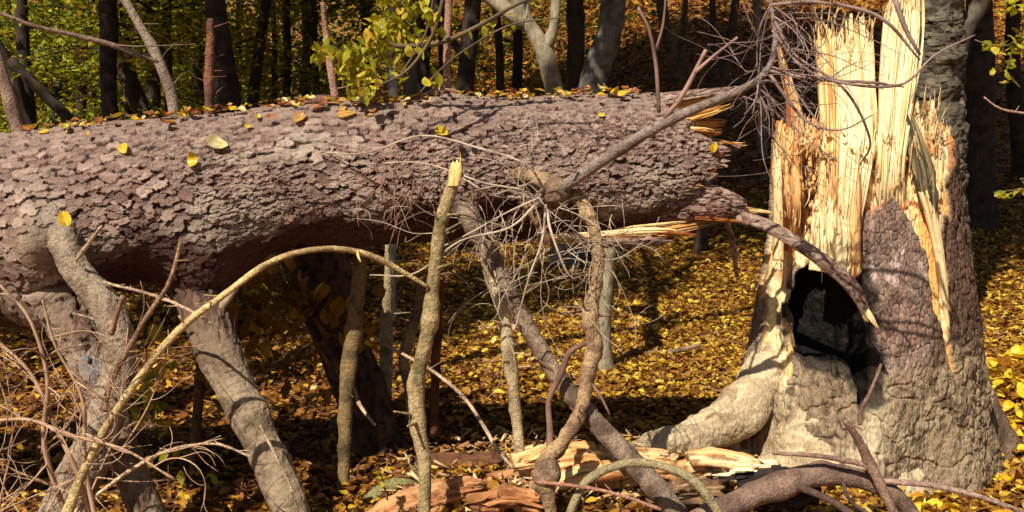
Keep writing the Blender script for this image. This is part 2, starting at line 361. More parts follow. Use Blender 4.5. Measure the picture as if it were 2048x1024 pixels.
def make_log():
    nu, nv = 1500, 640
    px = np.linspace(-420, 1500, nu); axc, rad = log_axis(px)
    # smooth the axis
    k = np.ones(61)/61
    for q in range(3): 
        p_ = np.pad(axc[:, q], 30, mode='reflect', reflect_type='odd'); axc[:, q] = np.convolve(p_, k, 'valid')
    p_ = np.pad(rad, 30, mode='edge'); rad = np.convolve(p_, k, 'valid')
    # more verts on the visible side: th = 0 faces the camera (-Y), +90 is down
    uu = np.linspace(-pi, pi, nv); th = uu-.35*np.sin(uu)
    T = np.gradient(axc, axis=0); T /= np.linalg.norm(T, axis=1)[:, None]
    up = np.array([0, 0, 1.]); Bk = np.cross(up, T); Bk /= np.linalg.norm(Bk, axis=1)[:, None]   # away from camera
    Up = np.cross(T, Bk)
    PX = np.repeat(px[:, None], nv, 1); TH = np.repeat(th[None], nu, 0); R = np.repeat(rad[:, None], nv, 1)
    S = np.concatenate([[0], np.cumsum(np.linalg.norm(np.diff(axc, axis=0), axis=1))])
    s = np.repeat(S[:, None], nv, 1).ravel(); t = (TH*R).ravel(); PXr = PX.ravel(); THr = TH.ravel()
    deg = np.degrees(THr)
    # broad shape: bulges where the limbs leave
    def bump(px0, d0, wpx, wd): return np.exp(-((PXr-px0)/wpx)**2-((deg-d0)/wd)**2)
    broad = .05*bump(110, 28, 85, 30)+.045*bump(116, 6, 42, 15)+.125*bump(395, 80, 66, 42)+.085*bump(50, 80, 120, 38)+.022*bump(900, 22, 55, 28)+.03*bump(1085, 18, 60, 22)+.02*bump(880, -85, 60, 25)
    broad -= .05*bump(255, 62, 60, 26)+.03*bump(560, 85, 60, 30)+.03*bump(985, 30, 38, 25)
    broad += .012*fbm(np.stack([s*3, t*3, 0*s], 1), 3, 11)
    # plates
    swirl = .02*np.exp(-((PXr-110)/110)**2-((deg-25)/35)**2)
    q3 = np.stack([s*30, t*30, 0*s], 1)
    ws = s+.008*fbm(q3*.6, 3, 21); wt = t+.008*fbm(q3*.6+50, 3, 22)
    sc1 = np.where(PXr > 1150, 1.25, 1.0)
    H1, idv, E1 = flakes(ws/.027, wt/.021, 31); H2, idw, E2 = flakes(ws/.015+7, wt/.011+3, 41, .5, .9)
    vis = .5+.5*fbm(np.stack([s*4, t*4, 0*s], 1), 3, 51)
    fine = sst(.30, .62, vis+.25*sst(0, 60, deg)+.35*sst(1000, 1400, PXr)-.12)
    edge = sst(-.2, .12, H1); edge2 = sst(-.2, .12, H2)
    h = (1-.5*fine)*.0125*H1+(.3+.7*fine)*.0085*H2-.003
    h += .0012*fbm(np.stack([s*200, t*200, 0*s], 1), 3, 61)
    # missing plates show dark red inner bark; underside and limb shade painted in too
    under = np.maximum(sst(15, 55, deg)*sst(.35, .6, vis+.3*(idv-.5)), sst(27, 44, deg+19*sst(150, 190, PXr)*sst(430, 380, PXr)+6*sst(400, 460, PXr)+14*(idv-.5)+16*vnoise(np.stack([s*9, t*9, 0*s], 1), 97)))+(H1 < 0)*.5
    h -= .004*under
    # top is weathered: long horizontal flakes
    q = np.stack([s*22+.5*vnoise(q3, 3), t*90, 0*s], 1)
    topm = sst(-35, -60, deg)
    h = h*(1-.5*topm)+topm*(.003*fbm(q, 3, 71)+.006*H1)
    # round the limb base smooth
    sm = np.clip(1.1*np.exp(-((PXr-112)/42)**2-((deg-14)/15)**2), 0, 1)
    h = h*(1-.8*sm)
    rr = R.ravel()+broad+h
    V = (axc[:, None, :]).repeat(nv, 1).reshape(-1, 3)-Bk[:, None, :].repeat(nv, 1).reshape(-1, 3)*(np.cos(THr)*rr)[:, None]-Up[:, None, :].repeat(nv, 1).reshape(-1, 3)*(np.sin(THr)*rr)[:, None]
    F = gridfaces(nu, nv, False)
    endx = np.interp(deg, [e[0] for e in ENDT], [e[1] for e in ENDT])
    endx = endx+14*fbm(np.stack([t*40, 0*t, 0*t], 1), 3, 81)+22*vnoise(np.stack([t*150, 0*t, 0*t], 1), 82)
    ok = (PXr < endx)
    F = F[ok[F].all(1)]
    # colour
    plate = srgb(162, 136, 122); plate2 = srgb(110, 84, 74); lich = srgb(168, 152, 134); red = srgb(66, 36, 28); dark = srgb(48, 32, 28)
    c = mixc(plate, plate2, 1.6*(idv-.5)*(1-fine)+1.4*(idw-.5)*fine+.5)
    hh = np.maximum(H1*(1-.6*fine), H2*(.3+.7*fine)); c = c*(.66+.62*np.clip(hh, 0, .8))[:, None]
    rimd = np.maximum(sst(.10, .0, E1)*(1-.6*fine), sst(.12, .0, E2)*(.25+.75*fine)); c = c*(1-.5*rimd)[:, None]
    pale = sst(.1, .6, fbm(np.stack([s*7, t*9, 0*s], 1), 4, 91)+.35*sst(-20, 30, deg))
    c = mixc(c, np.tile(lich, (len(s), 1)), pale*.55*(1-topm))
    c = mixc(c, np.tile(srgb(138, 116, 103), (len(s), 1)), topm*.55)
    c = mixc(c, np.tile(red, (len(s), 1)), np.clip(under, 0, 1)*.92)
    cr = np.maximum((1-edge)*(1-fine*.5), fine*(1-edge2)*.8)
    c = mixc(c, np.tile(dark, (len(s), 1)), cr*.75)
    c = mixc(c, np.tile(srgb(146, 124, 100), (len(s), 1)), sm*.6)
    mos = sst(.25, .5, fbm(np.stack([s*12, t*12, 0*s], 1), 3, 95))*np.clip(np.exp(-((PXr-60)/80)**2-((deg-35)/22)**2)*1.5, 0, 1)
    c = mixc(c, np.tile(srgb(105, 105, 55), (len(s), 1)), mos)
    resin = sst(1250, 1380, PXr)*sst(15, 30, deg)*sst(60, 45, deg)*sst(.0, .3, fbm(np.stack([s*30, t*30, 0*s], 1), 3, 96))
    c = mixc(c, np.tile(srgb(150, 120, 122), (len(s), 1)), resin*.8)
    used = np.zeros(len(V), bool); used[F.ravel()] = True; idx = np.cumsum(used)-1
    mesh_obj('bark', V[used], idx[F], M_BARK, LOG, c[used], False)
    # inner wood: a sheath just under the bark, closed by torn fibre ends
    nu2, nv2 = 150, 360
    pxw = np.linspace(1150, 1460, nu2); axw, rw = log_axis(pxw)
    th2 = np.linspace(-pi, pi, nv2, endpoint=False)
    e2 = np.interp(np.degrees(th2), [e[0] for e in ENDT], [e[1] for e in ENDT])
    rg = np.random.default_rng(8)
    cell = np.repeat(rg.uniform(-70, 40, nv2//5), 5); cell2 = np.repeat(rg.uniform(-18, 18, nv2//2), 2)
    e2 = e2-30+cell*.6+cell2; e2 = np.minimum(e2, 1455)
    rings = []; cols = []
    A0, R0 = log_axis(np.array([1150., 1460.]))
    for k in range(60):
        u = k/39
        if k < 40: pxk = 1150+(e2-1150)*u; fr = np.ones(nv2)
        else: fr = np.ones(nv2)*(1-(k-39)/20.5); pxk = e2-70*(1-fr)**.6*(1+.6*np.sin(th2*17+k*1.3))+rg.uniform(-25, 25, nv2)*sst(0, .2, 1-fr)
        ac, rc = log_axis(pxk); rr = (rc-.020+.004*np.sin(th2*40+2*np.sin(th2*13)))*fr
        rings.append(ac+np.stack([0*rr, -np.cos(th2)*rr, -np.sin(th2)*rr], -1))
        cc = mixc(np.tile(srgb(228, 170, 95), (nv2, 1)), np.tile(srgb(150, 70, 25), (nv2, 1)), .4+.5*np.sin(th2*23+k*.1)+.2*(k > 41))
        cols.append(cc)
    mesh_obj('torn_heartwood', np.concatenate(rings), gridfaces(60, nv2, True), M_WOODH, LOG, np.concatenate(cols), False)
make_log()

LIGHTW = srgb(252, 226, 168); ORW = srgb(222, 150, 72); DEEP = srgb(150, 70, 28)
def slab(A, B, thick, jag=.15, ncol=40, nrow=60, seed=0, colors=(LIGHTW, ORW), bark=None, ridge=.003, dirn=(0, -1, 0), tone=None, tipw=.35, dark=None):
    """A,B edge polylines (px,py,Y) base->tip; thickness along dirn"""
    rg = np.random.default_rng(seed); A = np.array([P(*a) for a in A]); B = np.array([P(*b) for b in B]); d = np.array(dirn, float)
    n = 40; Ac = crom(A, n); Bc = crom(B, n)
    ncell = max(3, ncol//3); cell = rg.uniform(0, 1, ncell)**1.3
    u = np.linspace(0, 1, ncol); cw_ = np.cumsum(rg.uniform(.15, 1, ncell)**2); ci = np.searchsorted(cw_/cw_[-1], u).clip(0, ncell-1)
    tend = 1-jag*(cell[ci]*.7+.3*rg.uniform(0, 1, ncol))
    uu = u[:, None]; tt = np.linspace(0, 1, nrow)[None, :]*tend[:, None]
    def ev(C, t):
        k = t*(n-1); i = np.minimum(k.astype(int), n-2); f = (k-i)[..., None]; return C[i]*(1-f)+C[i+1]*f
    ww = .045*fbm(np.stack([tt*7, 0*tt+seed, uu*2+0*tt], -1).reshape(-1, 3), 3, seed+2).reshape(tt.shape)*np.clip(tt*4, 0, 1)
    u2 = uu+ww; base = ev(Ac, tt)*(1-u2[..., None])+ev(Bc, tt)*u2[..., None]
    W = np.linalg.norm(A[0]-B[0]); L = np.linalg.norm(A[-1]-A[0])
    U = np.repeat(uu, nrow, 1).ravel(); TT = tt.ravel()
    fib = fbm(np.stack([U*W*160, TT*L*5, 0*U+seed], 1), 3, seed); fib2 = vnoise(np.stack([U*W*500, TT*L*14, 0*U], 1), seed+4)
    step = vnoise(np.stack([np.floor(U*ncell*1.5), np.floor(TT*2.2+U*3), 0*U], 1), seed+9)
    side = (1-np.abs(2*U-1)**5); tip = np.clip((tend[:, None]-tt)/.12+.12, 0, 1).ravel()**.7
    th = thick*.5*(.35+.65*side)*(tipw+(1-tipw)*tip)
    fr = base.reshape(-1, 3)+d*(th+ridge*(fib+.5*fib2)+ridge*1.3*step)[:, None]
    bk = base.reshape(-1, 3)-d*(th+ridge*fib)[:, None]
    w = sst(-.3, .45, fib*.8+.35*step+.25*vnoise(np.stack([U*W*25, TT*L*3, 0*U+3], 1), seed+7)+(tone if tone is not None else 0))
    c = mixc(np.tile(colors[0], (len(U), 1)), np.tile(colors[1], (len(U), 1)), w)
    c = c*(1-.28*sst(.1, .6, fib2*fib*2)[:, None])
    if dark is not None: c = mixc(c, np.tile(dark, (len(U), 1)), sst(.25, .5, vnoise(np.stack([U*W*70, TT*L*9, 0*U+9], 1), seed+8))*.7)
    if bark is not None:
        bf = bark(U, TT); Hs, ids, _ = flakes(TT*L/.020+.3*vnoise(fr*40, 5), U*W/.015+.3*vnoise(fr*40, 6), seed+60, .5, .9)
        cbk = mixc(np.tile(srgb(156, 134, 120), (len(U), 1)), np.tile(srgb(110, 78, 66), (len(U), 1)), ids*1.6-.3+.5*fib); cbk = mixc(cbk, np.tile(srgb(60, 30, 24), (len(U), 1)), (Hs < .05)*.7)
        c = mixc(c, cbk, bf)
        fr = base.reshape(-1, 3)+d*(th+(1-bf)*ridge*(fib+step)+bf*(.009*Hs+.010*fbm(fr*22, 3, seed)))[:, None]
    cb = mixc(np.tile(colors[1], (len(U), 1)), np.tile(DEEP, (len(U), 1)), w*.5)
    N = ncol*nrow; V = np.vstack([fr, bk]); F = gridfaces(ncol, nrow, False); F = [F, F[:, ::-1]+N]
    def strip(ix): return np.stack([ix[:-1], ix[1:], ix[1:]+N, ix[:-1]+N], 1)
    I = np.arange(N).reshape(ncol, nrow)
    F += [strip(I[0]), strip(I[-1])[:, ::-1], strip(I[:, 0])[:, ::-1], strip(I[:, -1])]
    return V, np.concatenate(F), np.vstack([c, cb])

def add_slab(name, parent, mat, **k):
    V, F, C = slab(**k); return mesh_obj(name, V, F, mat, parent, C, False)
one = lambda U, T: 1+0*U
# torn end pieces of the fallen trunk
add_slab('torn_splinter', LOG, M_WOODH, A=[(1270, 205, 3.86), (1380, 190, 3.86), (1496, 176, 3.88)], B=[(1290, 256, 3.82), (1380, 246, 3.84), (1478, 210, 3.86)], thick=.03, jag=.3, seed=1, colors=(srgb(248, 206, 118), srgb(205, 125, 50)), tone=-.2)
add_slab('torn_splinter', LOG, M_WOODH, A=[(1330, 232, 3.85), (1400, 236, 3.88), (1460, 240, 3.9)], B=[(1330, 268, 3.85), (1400, 266, 3.88), (1450, 258, 3.9)], thick=.035, jag=.3, seed=2, colors=(srgb(236, 176, 92), srgb(160, 84, 36)), tone=.0)
add_slab('torn_bark', LOG, M_BARK, A=[(1230, 196, 3.82), (1350, 182, 3.84), (1478, 172, 3.87)], B=[(1240, 222, 3.78), (1340, 205, 3.80), (1490, 183, 3.86)], thick=.022, jag=.08, seed=3, bark=one, ridge=.004)
add_slab('torn_splinter', LOG, M_WOODH, A=[(1400, 284, 3.66), (1460, 284, 3.66), (1522, 281, 3.64)], B=[(1400, 304, 3.66), (1450, 302, 3.66), (1480, 297, 3.65)], thick=.012, jag=.5, seed=4, ncol=16, colors=(LIGHTW, ORW))
add_slab('torn_splinter', LOG, M_WOODH, A=[(1330, 318, 3.62), (1400, 312, 3.62), (1440, 308, 3.62)], B=[(1330, 375, 3.62), (1390, 362, 3.60), (1436, 342, 3.62)], thick=.02, jag=.25, seed=5, ncol=26, colors=(ORW, DEEP), tone=-.15)
for k, (x0, y0, x1, y1, w) in enumerate([(1380, 322, 1446, 330, 12), (1370, 345, 1424, 356, 14), (1405, 268, 1452, 262, 9), (1350, 366, 1412, 372, 12), (1400, 300, 1462, 312, 10), (1420, 275, 1486, 290, 6), (1300, 458, 1404, 470, 9), (1230, 456, 1392, 440, 8), (1390, 432, 1520, 446, 7), (1380, 252, 1440, 262, 10)]):
    add_slab('torn_splinter', LOG, M_WOODH, A=[(x0, y0, 3.57), ((x0+x1)/2, (y0+y1)/2-w*.2, 3.54), (x1, y1, 3.53)], B=[(x0, y0+w, 3.57), ((x0+x1)/2, (y0+y1)/2+w*.8, 3.54), (x1-8, y1+w*.4, 3.53)], thick=.012, jag=.55, seed=400+k, ncol=18, nrow=40, colors=(srgb(252, 220, 150), srgb(220, 140, 62)) if k % 2 else (srgb(232, 168, 86), srgb(165, 86, 36)), tone=-.1, ridge=.004)
# lower slab of bark reaching right
add_slab('torn_bark', LOG, M_BARK, A=[(1290, 372, 3.60), (1380, 366, 3.58), (1440, 372, 3.57), (1496, 402, 3.56)], B=[(1290, 440, 3.62), (1380, 440, 3.60), (1440, 436, 3.58), (1496, 422, 3.56)], thick=.06, jag=.07, ncol=60, nrow=90, seed=6, bark=one, ridge=.010)
# pale torn strips under the trunk
add_slab('torn_splinter', LOG, M_WOODH, A=[(1030, 466, 3.62), (1200, 462, 3.60), (1330, 450, 3.60), (1500, 430, 3.60)], B=[(1030, 484, 3.62), (1200, 488, 3.60), (1330, 474, 3.60), (1440, 446, 3.60)], thick=.03, jag=.3, ncol=26, nrow=90, seed=7, colors=(LIGHTW, ORW), tone=.2)
add_slab('torn_splinter', LOG, M_WOODH, A=[(1090, 470, 3.52), (1200, 462, 3.50), (1300, 455, 3.50), (1390, 462, 3.50)], B=[(1090, 478, 3.52), (1200, 476, 3.50), (1300, 470, 3.50), (1350, 467, 3.50)], thick=.012, jag=.5, ncol=16, nrow=70, seed=8, colors=(LIGHTW, ORW), tone=-.2)
add_slab('torn_bark', LOG, M_BARK, A=[(1150, 474, 3.56), (1250, 476, 3.56), (1370, 474, 3.56)], B=[(1150, 494, 3.58), (1250, 496, 3.58), (1350, 488, 3.58)], thick=.03, jag=.2, ncol=20, nrow=60, seed=9, bark=one, ridge=.005)

# ---- limbs, stubs of the fallen trunk
def limbcol(V, s, base, alt, seed=0, dark=srgb(60, 42, 34), sc=22):
    w = sst(-.3, .5, fbm(V*sc, 4, seed)); c = mixc(np.tile(base, (len(V), 1)), np.tile(alt, (len(V), 1)), w)
    return mixc(c, np.tile(dark, (len(V), 1)), sst(.22, .6, fbm(V*sc*4, 3, seed+5))*.6)
GREY = srgb(156, 138, 116); GREY2 = srgb(112, 94, 78); OLIVE = srgb(140, 124, 82); PALEB = srgb(190, 165, 130); REDB = srgb(140, 82, 56)
def limb(name, rows, parent, base=GREY, alt=GREY2, sides=20, step=.008, rough=.003, wob=.004, seed=1, knots=6, mat=None, rscale=60, origin=None, world=False, stubs=0, dark=srgb(60, 42, 34), flake=None, fcol=(srgb(146, 126, 108), srgb(102, 80, 66)), fdk=.8, paint=None):
    ctrl = px2ctrl(rows) if not world else rows
    V, F, K, s, t = tube(ctrl, sides, step, rough, wob, seed, knots=knots, rscale=rscale, flake=flake)
    C = limbcol(V, s, base, alt, seed, dark)
    if flake is not None:
        Hf, idf, fd = tube.fl; cf = mixc(np.tile(fcol[0], (len(Hf), 1)), np.tile(fcol[1], (len(Hf), 1)), idf*1.4-.2); cf = mixc(cf, np.tile(srgb(52, 34, 28), (len(Hf), 1)), (Hf < .05)*fdk)*(1 if fdk == 0 else (.62+.8*np.clip(Hf, 0, .8))[:, None])
        C[:len(Hf)] = mixc(C[:len(Hf)], cf, fd)
    if paint is not None:
        dd = np.linalg.norm(V-paint[0], axis=1)/paint[1]; C = mixc(C, np.tile(srgb(120, 140, 165), (len(V), 1)), sst(1, .5, dd+.5*fbm(V*60, 3, 4))*.4)
    a = Acc(); a.add(V, F, C); a.T.append(K)
    if stubs:
        rg = np.random.default_rng(seed+100); n = len(ctrl); cc = crom(ctrl, 60)
        for k in range(stubs):
            i = rg.integers(4, 56); p = cc[i]; d = rg.normal(0, 1, 3); d[2] = abs(d[2])*.3; d /= np.linalg.norm(d); l = rg.uniform(.015, .05)+p[3]
            r = max(.0016, p[3]*rg.uniform(.1, .22))
            V2, F2, K2, _, _ = tube([list(p[:3])+[r*1.6], list(p[:3]+d*(p[3]+l*.3))+[r], list(p[:3]+d*(p[3]+l))+[r*.6]], 5, .01, seed=seed)
            n0 = a.n; a.add(V2, F2, limbcol(V2, _, base, alt, seed)); a.T.append(K2+n0)
    return a.build(name, mat or M_LIMB, parent, flake is None, origin)
limb('branch', [(100, 340, 3.72, 60), (108, 395, 3.50, 50), (118, 445, 3.29, 42), (128, 490, 3.18, 29.9), (158, 550, 3.15, 29.0), (208, 605, 3.12, 32.6), (236, 670, 3.1, 31.7), (238, 740, 3.08, 31.7), (222, 810, 3.05, 35.2), (190, 890, 3.03, 38.7), (150, 975, 3.0, 44.0), (120, 1060, 2.98, 51.0), (100, 1150, 2.96, 52.8)], LOG, GREY, srgb(122, 100, 82), 110, .004, .004, .004, 11, 8, stubs=3, flake=(.026, .020, .012, .14, .26, .08), rscale=40)
limb('branch', [(10, 500, 3.42, 87.4), (70, 560, 3.36, 75.4), (130, 610, 3.32, 57.0), (170, 680, 3.28, 40.5), (196, 760, 3.24, 33.1), (226, 850, 3.2, 31.3), (262, 940, 3.16, 31.3), (300, 1050, 3.12, 33.1), (320, 1120, 3.1, 33.1)], LOG, srgb(135, 112, 88), srgb(92, 68, 52), 170, .004, .006, .004, 12, 8, mat=M_BARK, rscale=30, flake=(.040, .028, .020, .45, .62, .2), fdk=.95, paint=(P(182, 732, 3.18), .05))
limb('branch', [(350, 440, 3.66, 105.6), (388, 530, 3.52, 73.9), (402, 596, 3.42, 44.0), (432, 690, 3.28, 40.5), (468, 770, 3.22, 39.6), (505, 850, 3.18, 36.1), (540, 930, 3.14, 33.4), (585, 1030, 3.1, 31.7), (610, 1100, 3.08, 31.7)], LOG, srgb(158, 138, 112), srgb(112, 94, 74), 140, .004, .004, .004, 13, 10, mat=M_BARK, stubs=3, flake=(.028, .020, .014, .30, .50, .10), fcol=(srgb(104, 78, 64), srgb(66, 46, 38)), fdk=.9, rscale=40)  # upper flakes coloured dark to paint in the trunk's shadow on this limb
limb('branch', [(905, 395, 3.46, 26.4), (928, 420, 3.4, 22.9), (962, 475, 3.34, 21.1), (1005, 560, 3.3, 17.6), (1058, 660, 3.26, 17.6), (1110, 745, 3.22, 17.6), (1172, 825, 3.18, 19.4), (1250, 905, 3.14, 21.1), (1325, 990, 3.1, 22.0), (1380, 1060, 3.08, 22.0)], LOG, srgb(140, 118, 98), srgb(88, 70, 58), 22, .006, .004, .005, 14, 10, stubs=6)
limb('branch', [(1005, 345, 3.5, 10.4), (1060, 352, 3.40, 14.8), (1110, 372, 3.34, 18.5), (1158, 395, 3.3, 15.5), (1182, 440, 3.26, 12.6), (1196, 500, 3.24, 11.1), (1194, 560, 3.22, 11.1), (1180, 625, 3.2, 17.8), (1186, 690, 3.18, 15.5), (1176, 760, 3.16, 14.1), (1162, 820, 3.14, 13.3), (1128, 880, 3.1, 13.3), (1098, 915, 3.08, 18.5), (1088, 950, 3.06, 20.7), (1098, 1000, 3.04, 13.3), (1105, 1080, 3.02, 10.4)], LOG, srgb(165, 135, 98), srgb(110, 82, 62), 22, .005, .005, .004, 15, 16, stubs=10)
for kx, ky, kY, kr in ((1090, 948, 3.05, 27), (1108, 385, 3.29, 27)):
    limb('knot', [(kx-6, ky-kr*.9, kY, kr*.5), (kx, ky-kr*.4, kY, kr*.95), (kx+2, ky+kr*.4, kY, kr), (kx+4, ky+kr*.9, kY, kr*.5)], LOG, srgb(140, 112, 88), srgb(92, 70, 56), 24, .004, .008, .0, 150+kx, 3, rscale=40)
limb('branch', [(1085, 400, 3.34, 18.9), (1108, 385, 3.30, 20.6), (1130, 372, 3.26, 12.9), (1250, 292, 3.18, 11.2), (1350, 235, 3.12, 10.3), (1430, 202, 3.08, 9.5), (1495, 172, 3.05, 7.7), (1532, 142, 3.03, 6.9), (1550, 95, 3.02, 6.0), (1546, 30, 3.02, 4.3), (1530, -40, 3.02, 3.4)], LOG, srgb(140, 122, 112), srgb(105, 88, 78), 16, .006, .0015, .002, 16, 9, stubs=8)
# wood splinter piece hanging below the knot
add_slab('torn_splinter', LOG, M_WOOD, A=[(1040, 405, 3.26), (1062, 440, 3.24), (1090, 500, 3.24)], B=[(1062, 400, 3.26), (1085, 440, 3.24), (1112, 495, 3.24)], thick=.014, jag=.2, ncol=20, seed=31, colors=(srgb(150, 110, 80), srgb(110, 75, 55)))
# upright limbs on its back
limb('branch', [(890, 205, 3.68, 34), (891, 185, 3.7, 22), (892, 160, 3.7, 8), (894, 100, 3.7, 7.5), (898, 0, 3.7, 7), (900, -60, 3.7, 6)], LOG, srgb(165, 125, 105), srgb(130, 90, 75), 12, .01, .002, .002, 17, 6)
limb('branch', [(358, 265, 3.66, 14), (352, 235, 3.66, 12), (340, 180, 3.66, 11), (312, 110, 3.66, 10), (270, 35, 3.66, 8), (230, -30, 3.66, 7)], LOG, srgb(150, 132, 112), srgb(112, 95, 80), 14, .008, .001, .003, 18, 6, stubs=4)
limb('branch', [(419, 250, 3.66, 9), (418, 180, 3.66, 9), (420, 100, 3.66, 8), (421, 38, 3.66, 6.5)], LOG, srgb(128, 84, 62), srgb(92, 58, 44), 12, .008, .002, .001, 19, 8, stubs=10)
limb('branch', [(672, 215, 3.72, 9), (668, 180, 3.72, 7.5), (655, 95, 3.72, 6.5), (645, 5, 3.72, 5)], LOG, srgb(170, 130, 110), srgb(130, 95, 80), 10, .01, .001, .002, 20, 4, stubs=4)
limb('branch', [(40, 290, 3.6, 20), (36, 262, 3.62, 12), (18, 190, 3.62, 12), (-10, 110, 3.62, 11), (-40, 40, 3.62, 10)], LOG, srgb(160, 130, 112), srgb(120, 95, 80), 12, .01, .001, .002, 21, 4)
limb('branch', [(70, 280, 3.66, 8), (62, 262, 3.66, 7.5), (38, 215, 3.66, 6.5), (18, 160, 3.7, 5)], LOG, srgb(150, 120, 100), srgb(115, 90, 75), 10, .01, .001, .002, 22, 3)
limb('branch', [(520, 235, 3.66, 9), (560, 222, 3.66, 10), (610, 206, 3.66, 10), (650, 202, 3.68, 12), (690, 210, 3.7, 12)], LOG, srgb(130, 90, 75), srgb(90, 60, 50), 12, .01, .002, .004, 23, 6, stubs=4)

# ================================================================ thin twigs
def gen_twig(rg, p, d, L, r, lv, curl=.35, droop=.0, nb=5, out=None, spread=.9):
    if out is None: out = []
    n = 7; pts = [np.array(p, float)]; d = np.array(d, float); d /= np.linalg.norm(d); ax = rg.normal(0, 1, 3)
    for k in range(n):
        ax = ax*.7+rg.normal(0, .6, 3)
        d = d+curl*.22*np.cross(d, ax)+np.array([0, 0, -droop*.12]); d /= np.linalg.norm(d); pts.append(pts[-1]+d*L/n)
    pts = np.array(pts); rr = np.linspace(r, max(r*.35, .0008), n+1)
    out.append(np.hstack([pts, rr[:, None]]))
    if lv > 0:
        for k in range(nb):
            i = rg.integers(1, n); dd = (pts[i+1]-pts[i]); dd /= np.linalg.norm(dd)
            v = dd*.6+rg.normal(0, 1, 3)*spread*.6
            gen_twig(rg, pts[i], v, L*rg.uniform(.3, .62), rr[i]*.6, lv-1, curl*1.25, droop, nb, out, spread)
    return out
def twig_mesh(name, lines, parent, base, alt, seed=0, origin=None, sides=5, mat=None, step=.02):
    if name == 'twig' and 1 < len(lines) < 22:
        return [twig_mesh(name, [ln], parent, base, alt, seed+k, origin, sides, mat, step) for k, ln in enumerate(lines)][0]
    a = Acc()
    for k, ln in enumerate(lines):
        V, F, K, s, t = tube(ln, sides, step, seed=seed+k)
        C = limbcol(V, s, base, alt, seed, sc=30); n0 = a.n; a.add(V, F, C); a.T.append(K+n0)
    return a.build(name, mat or M_TWIG, parent, True, origin)
def pl(rows):  # px polyline rows (px,py,Y,rpx)
    return np.array(px2ctrl(rows))
DRY = srgb(196, 160, 120); DRY2 = srgb(140, 105, 80)
# fine dead twigs hanging on the knot of the trunk
rg = np.random.default_rng(21); lines = []
for k in range(20):
    a = rg.uniform(0, 2*pi); p = P(1075+rg.normal(0, 60), 450+rg.normal(0, 55), 3.22+rg.normal(0, .03))
    gen_twig(rg, p, (cos(a)*.8, rg.uniform(-.4, .3), sin(a)*.7-.35), rg.uniform(.18, .42), .0018, 1, .8, .8, 4, lines)
for k in range(14):
    p = P(1180+rg.normal(0, 25), 520+rg.normal(0, 60), 3.2)
    gen_twig(rg, p, (rg.normal(0, .8), -.3, rg.normal(-.2, .6)), rg.uniform(.1, .24), .0016, 1, .9, .6, 3, lines)
for k in range(12):
    p = P(980+rg.normal(0, 35), 480+rg.normal(0, 50), 3.24)
    gen_twig(rg, p, (rg.normal(0, .8), -.3, rg.normal(-.5, .6)), rg.uniform(.12, .28), .0017, 1, .9, .7, 3, lines)
lines += [pl([(640, 305, 3.4, 2), (740, 290, 3.3, 3), (850, 285, 3.25, 3.5), (960, 300, 3.2, 4), (1040, 330, 3.2, 4), (1090, 380, 3.25, 5)]),
          pl([(720, 330, 3.35, 2), (850, 335, 3.25, 2.5), (960, 350, 3.2, 3), (1050, 385, 3.2, 4), (1085, 405, 3.25, 5)]),
          pl([(900, 340, 3.25, 2), (980, 370, 3.2, 2.5), (1050, 395, 3.22, 3)]),
          pl([(740, 550, 3.2, 2), (830, 545, 3.15, 3), (930, 500, 3.12, 4), (1020, 450, 3.12, 4), (1075, 405, 3.2, 5)]),
          pl([(1030, 660, 3.1, 2), (1060, 560, 3.1, 3), (1085, 470, 3.15, 4), (1092, 410, 3.25, 5)]),
          pl([(1150, 560, 3.1, 3), (1135, 520, 3.1, 4), (1110, 460, 3.15, 5), (1095, 420, 3.2, 5)]),
          pl([(870, 500, 3.2, 2), (930, 470, 3.15, 3), (1010, 420, 3.15, 3), (1080, 395, 3.2, 4)])]
for ln in lines[-7:]: ln[:, 3] *= .6; ln[1:-1, :3] += rg.normal(0, .012, ln[1:-1, :3].shape)
twig_mesh('twig_cluster', lines, LOG, srgb(196, 176, 152), srgb(142, 122, 104), 5)
rg = np.random.default_rng(22); lines = []
for k in range(26):
    x = rg.uniform(720, 960); y = rg.uniform(285, 380)
    gen_twig(rg, P(x, y, 3.34), (rg.normal(0, .5), -.35, rg.normal(-.6, .3)), rg.uniform(.1, .24), .0017, 1, .6, .8, 2, lines)
twig_mesh('twig_cluster', lines, LOG, srgb(150, 110, 88), srgb(100, 72, 58), 6)
# crossing bare twigs at top right, growing from the long grey branch
rg = np.random.default_rng(24); lines = []
bp_ = crom(px2ctrl([(1430, 202, 3.08, 10), (1495, 172, 3.05, 9), (1532, 142, 3.03, 8), (1550, 95, 3.02, 7), (1546, 30, 3.02, 5), (1530, -40, 3.02, 4)]), 30)
for k in range(30):
    q = bp_[rg.integers(3, 30)]
    gen_twig(rg, q[:3], (rg.normal(.35, .7), rg.normal(0, .35), rg.normal(-.1, .5)), rg.uniform(.18, .42), .0026, 1, .55, .2, 5, lines)
lines += [pl([(1545, 60, 3.02, 4), (1600, 130, 3.0, 3.5), (1680, 165, 2.98, 3), (1800, 170, 2.98, 3), (1870, 110, 3.0, 2), (1950, 70, 3.05, 1.5)]),
          pl([(1530, 140, 3.03, 4), (1640, 160, 3.0, 3), (1740, 165, 3.0, 3.5), (1808, 174, 3.0, 2)]),
          pl([(1548, 40, 3.02, 4), (1590, 110, 3.0, 3), (1690, 180, 3.0, 3), (1740, 280, 3.05, 2.5), (1720, 330, 3.1, 1.5)]),
          pl([(1540, 150, 3.03, 4), (1610, 240, 3.02, 3), (1680, 260, 3.0, 2), (1745, 230, 3.0, 1.5)]),
          pl([(1540, 10, 3.02, 4), (1640, 5, 3.0, 3.5), (1760, 35, 3.0, 4), (1840, 120, 3.0, 2)])]
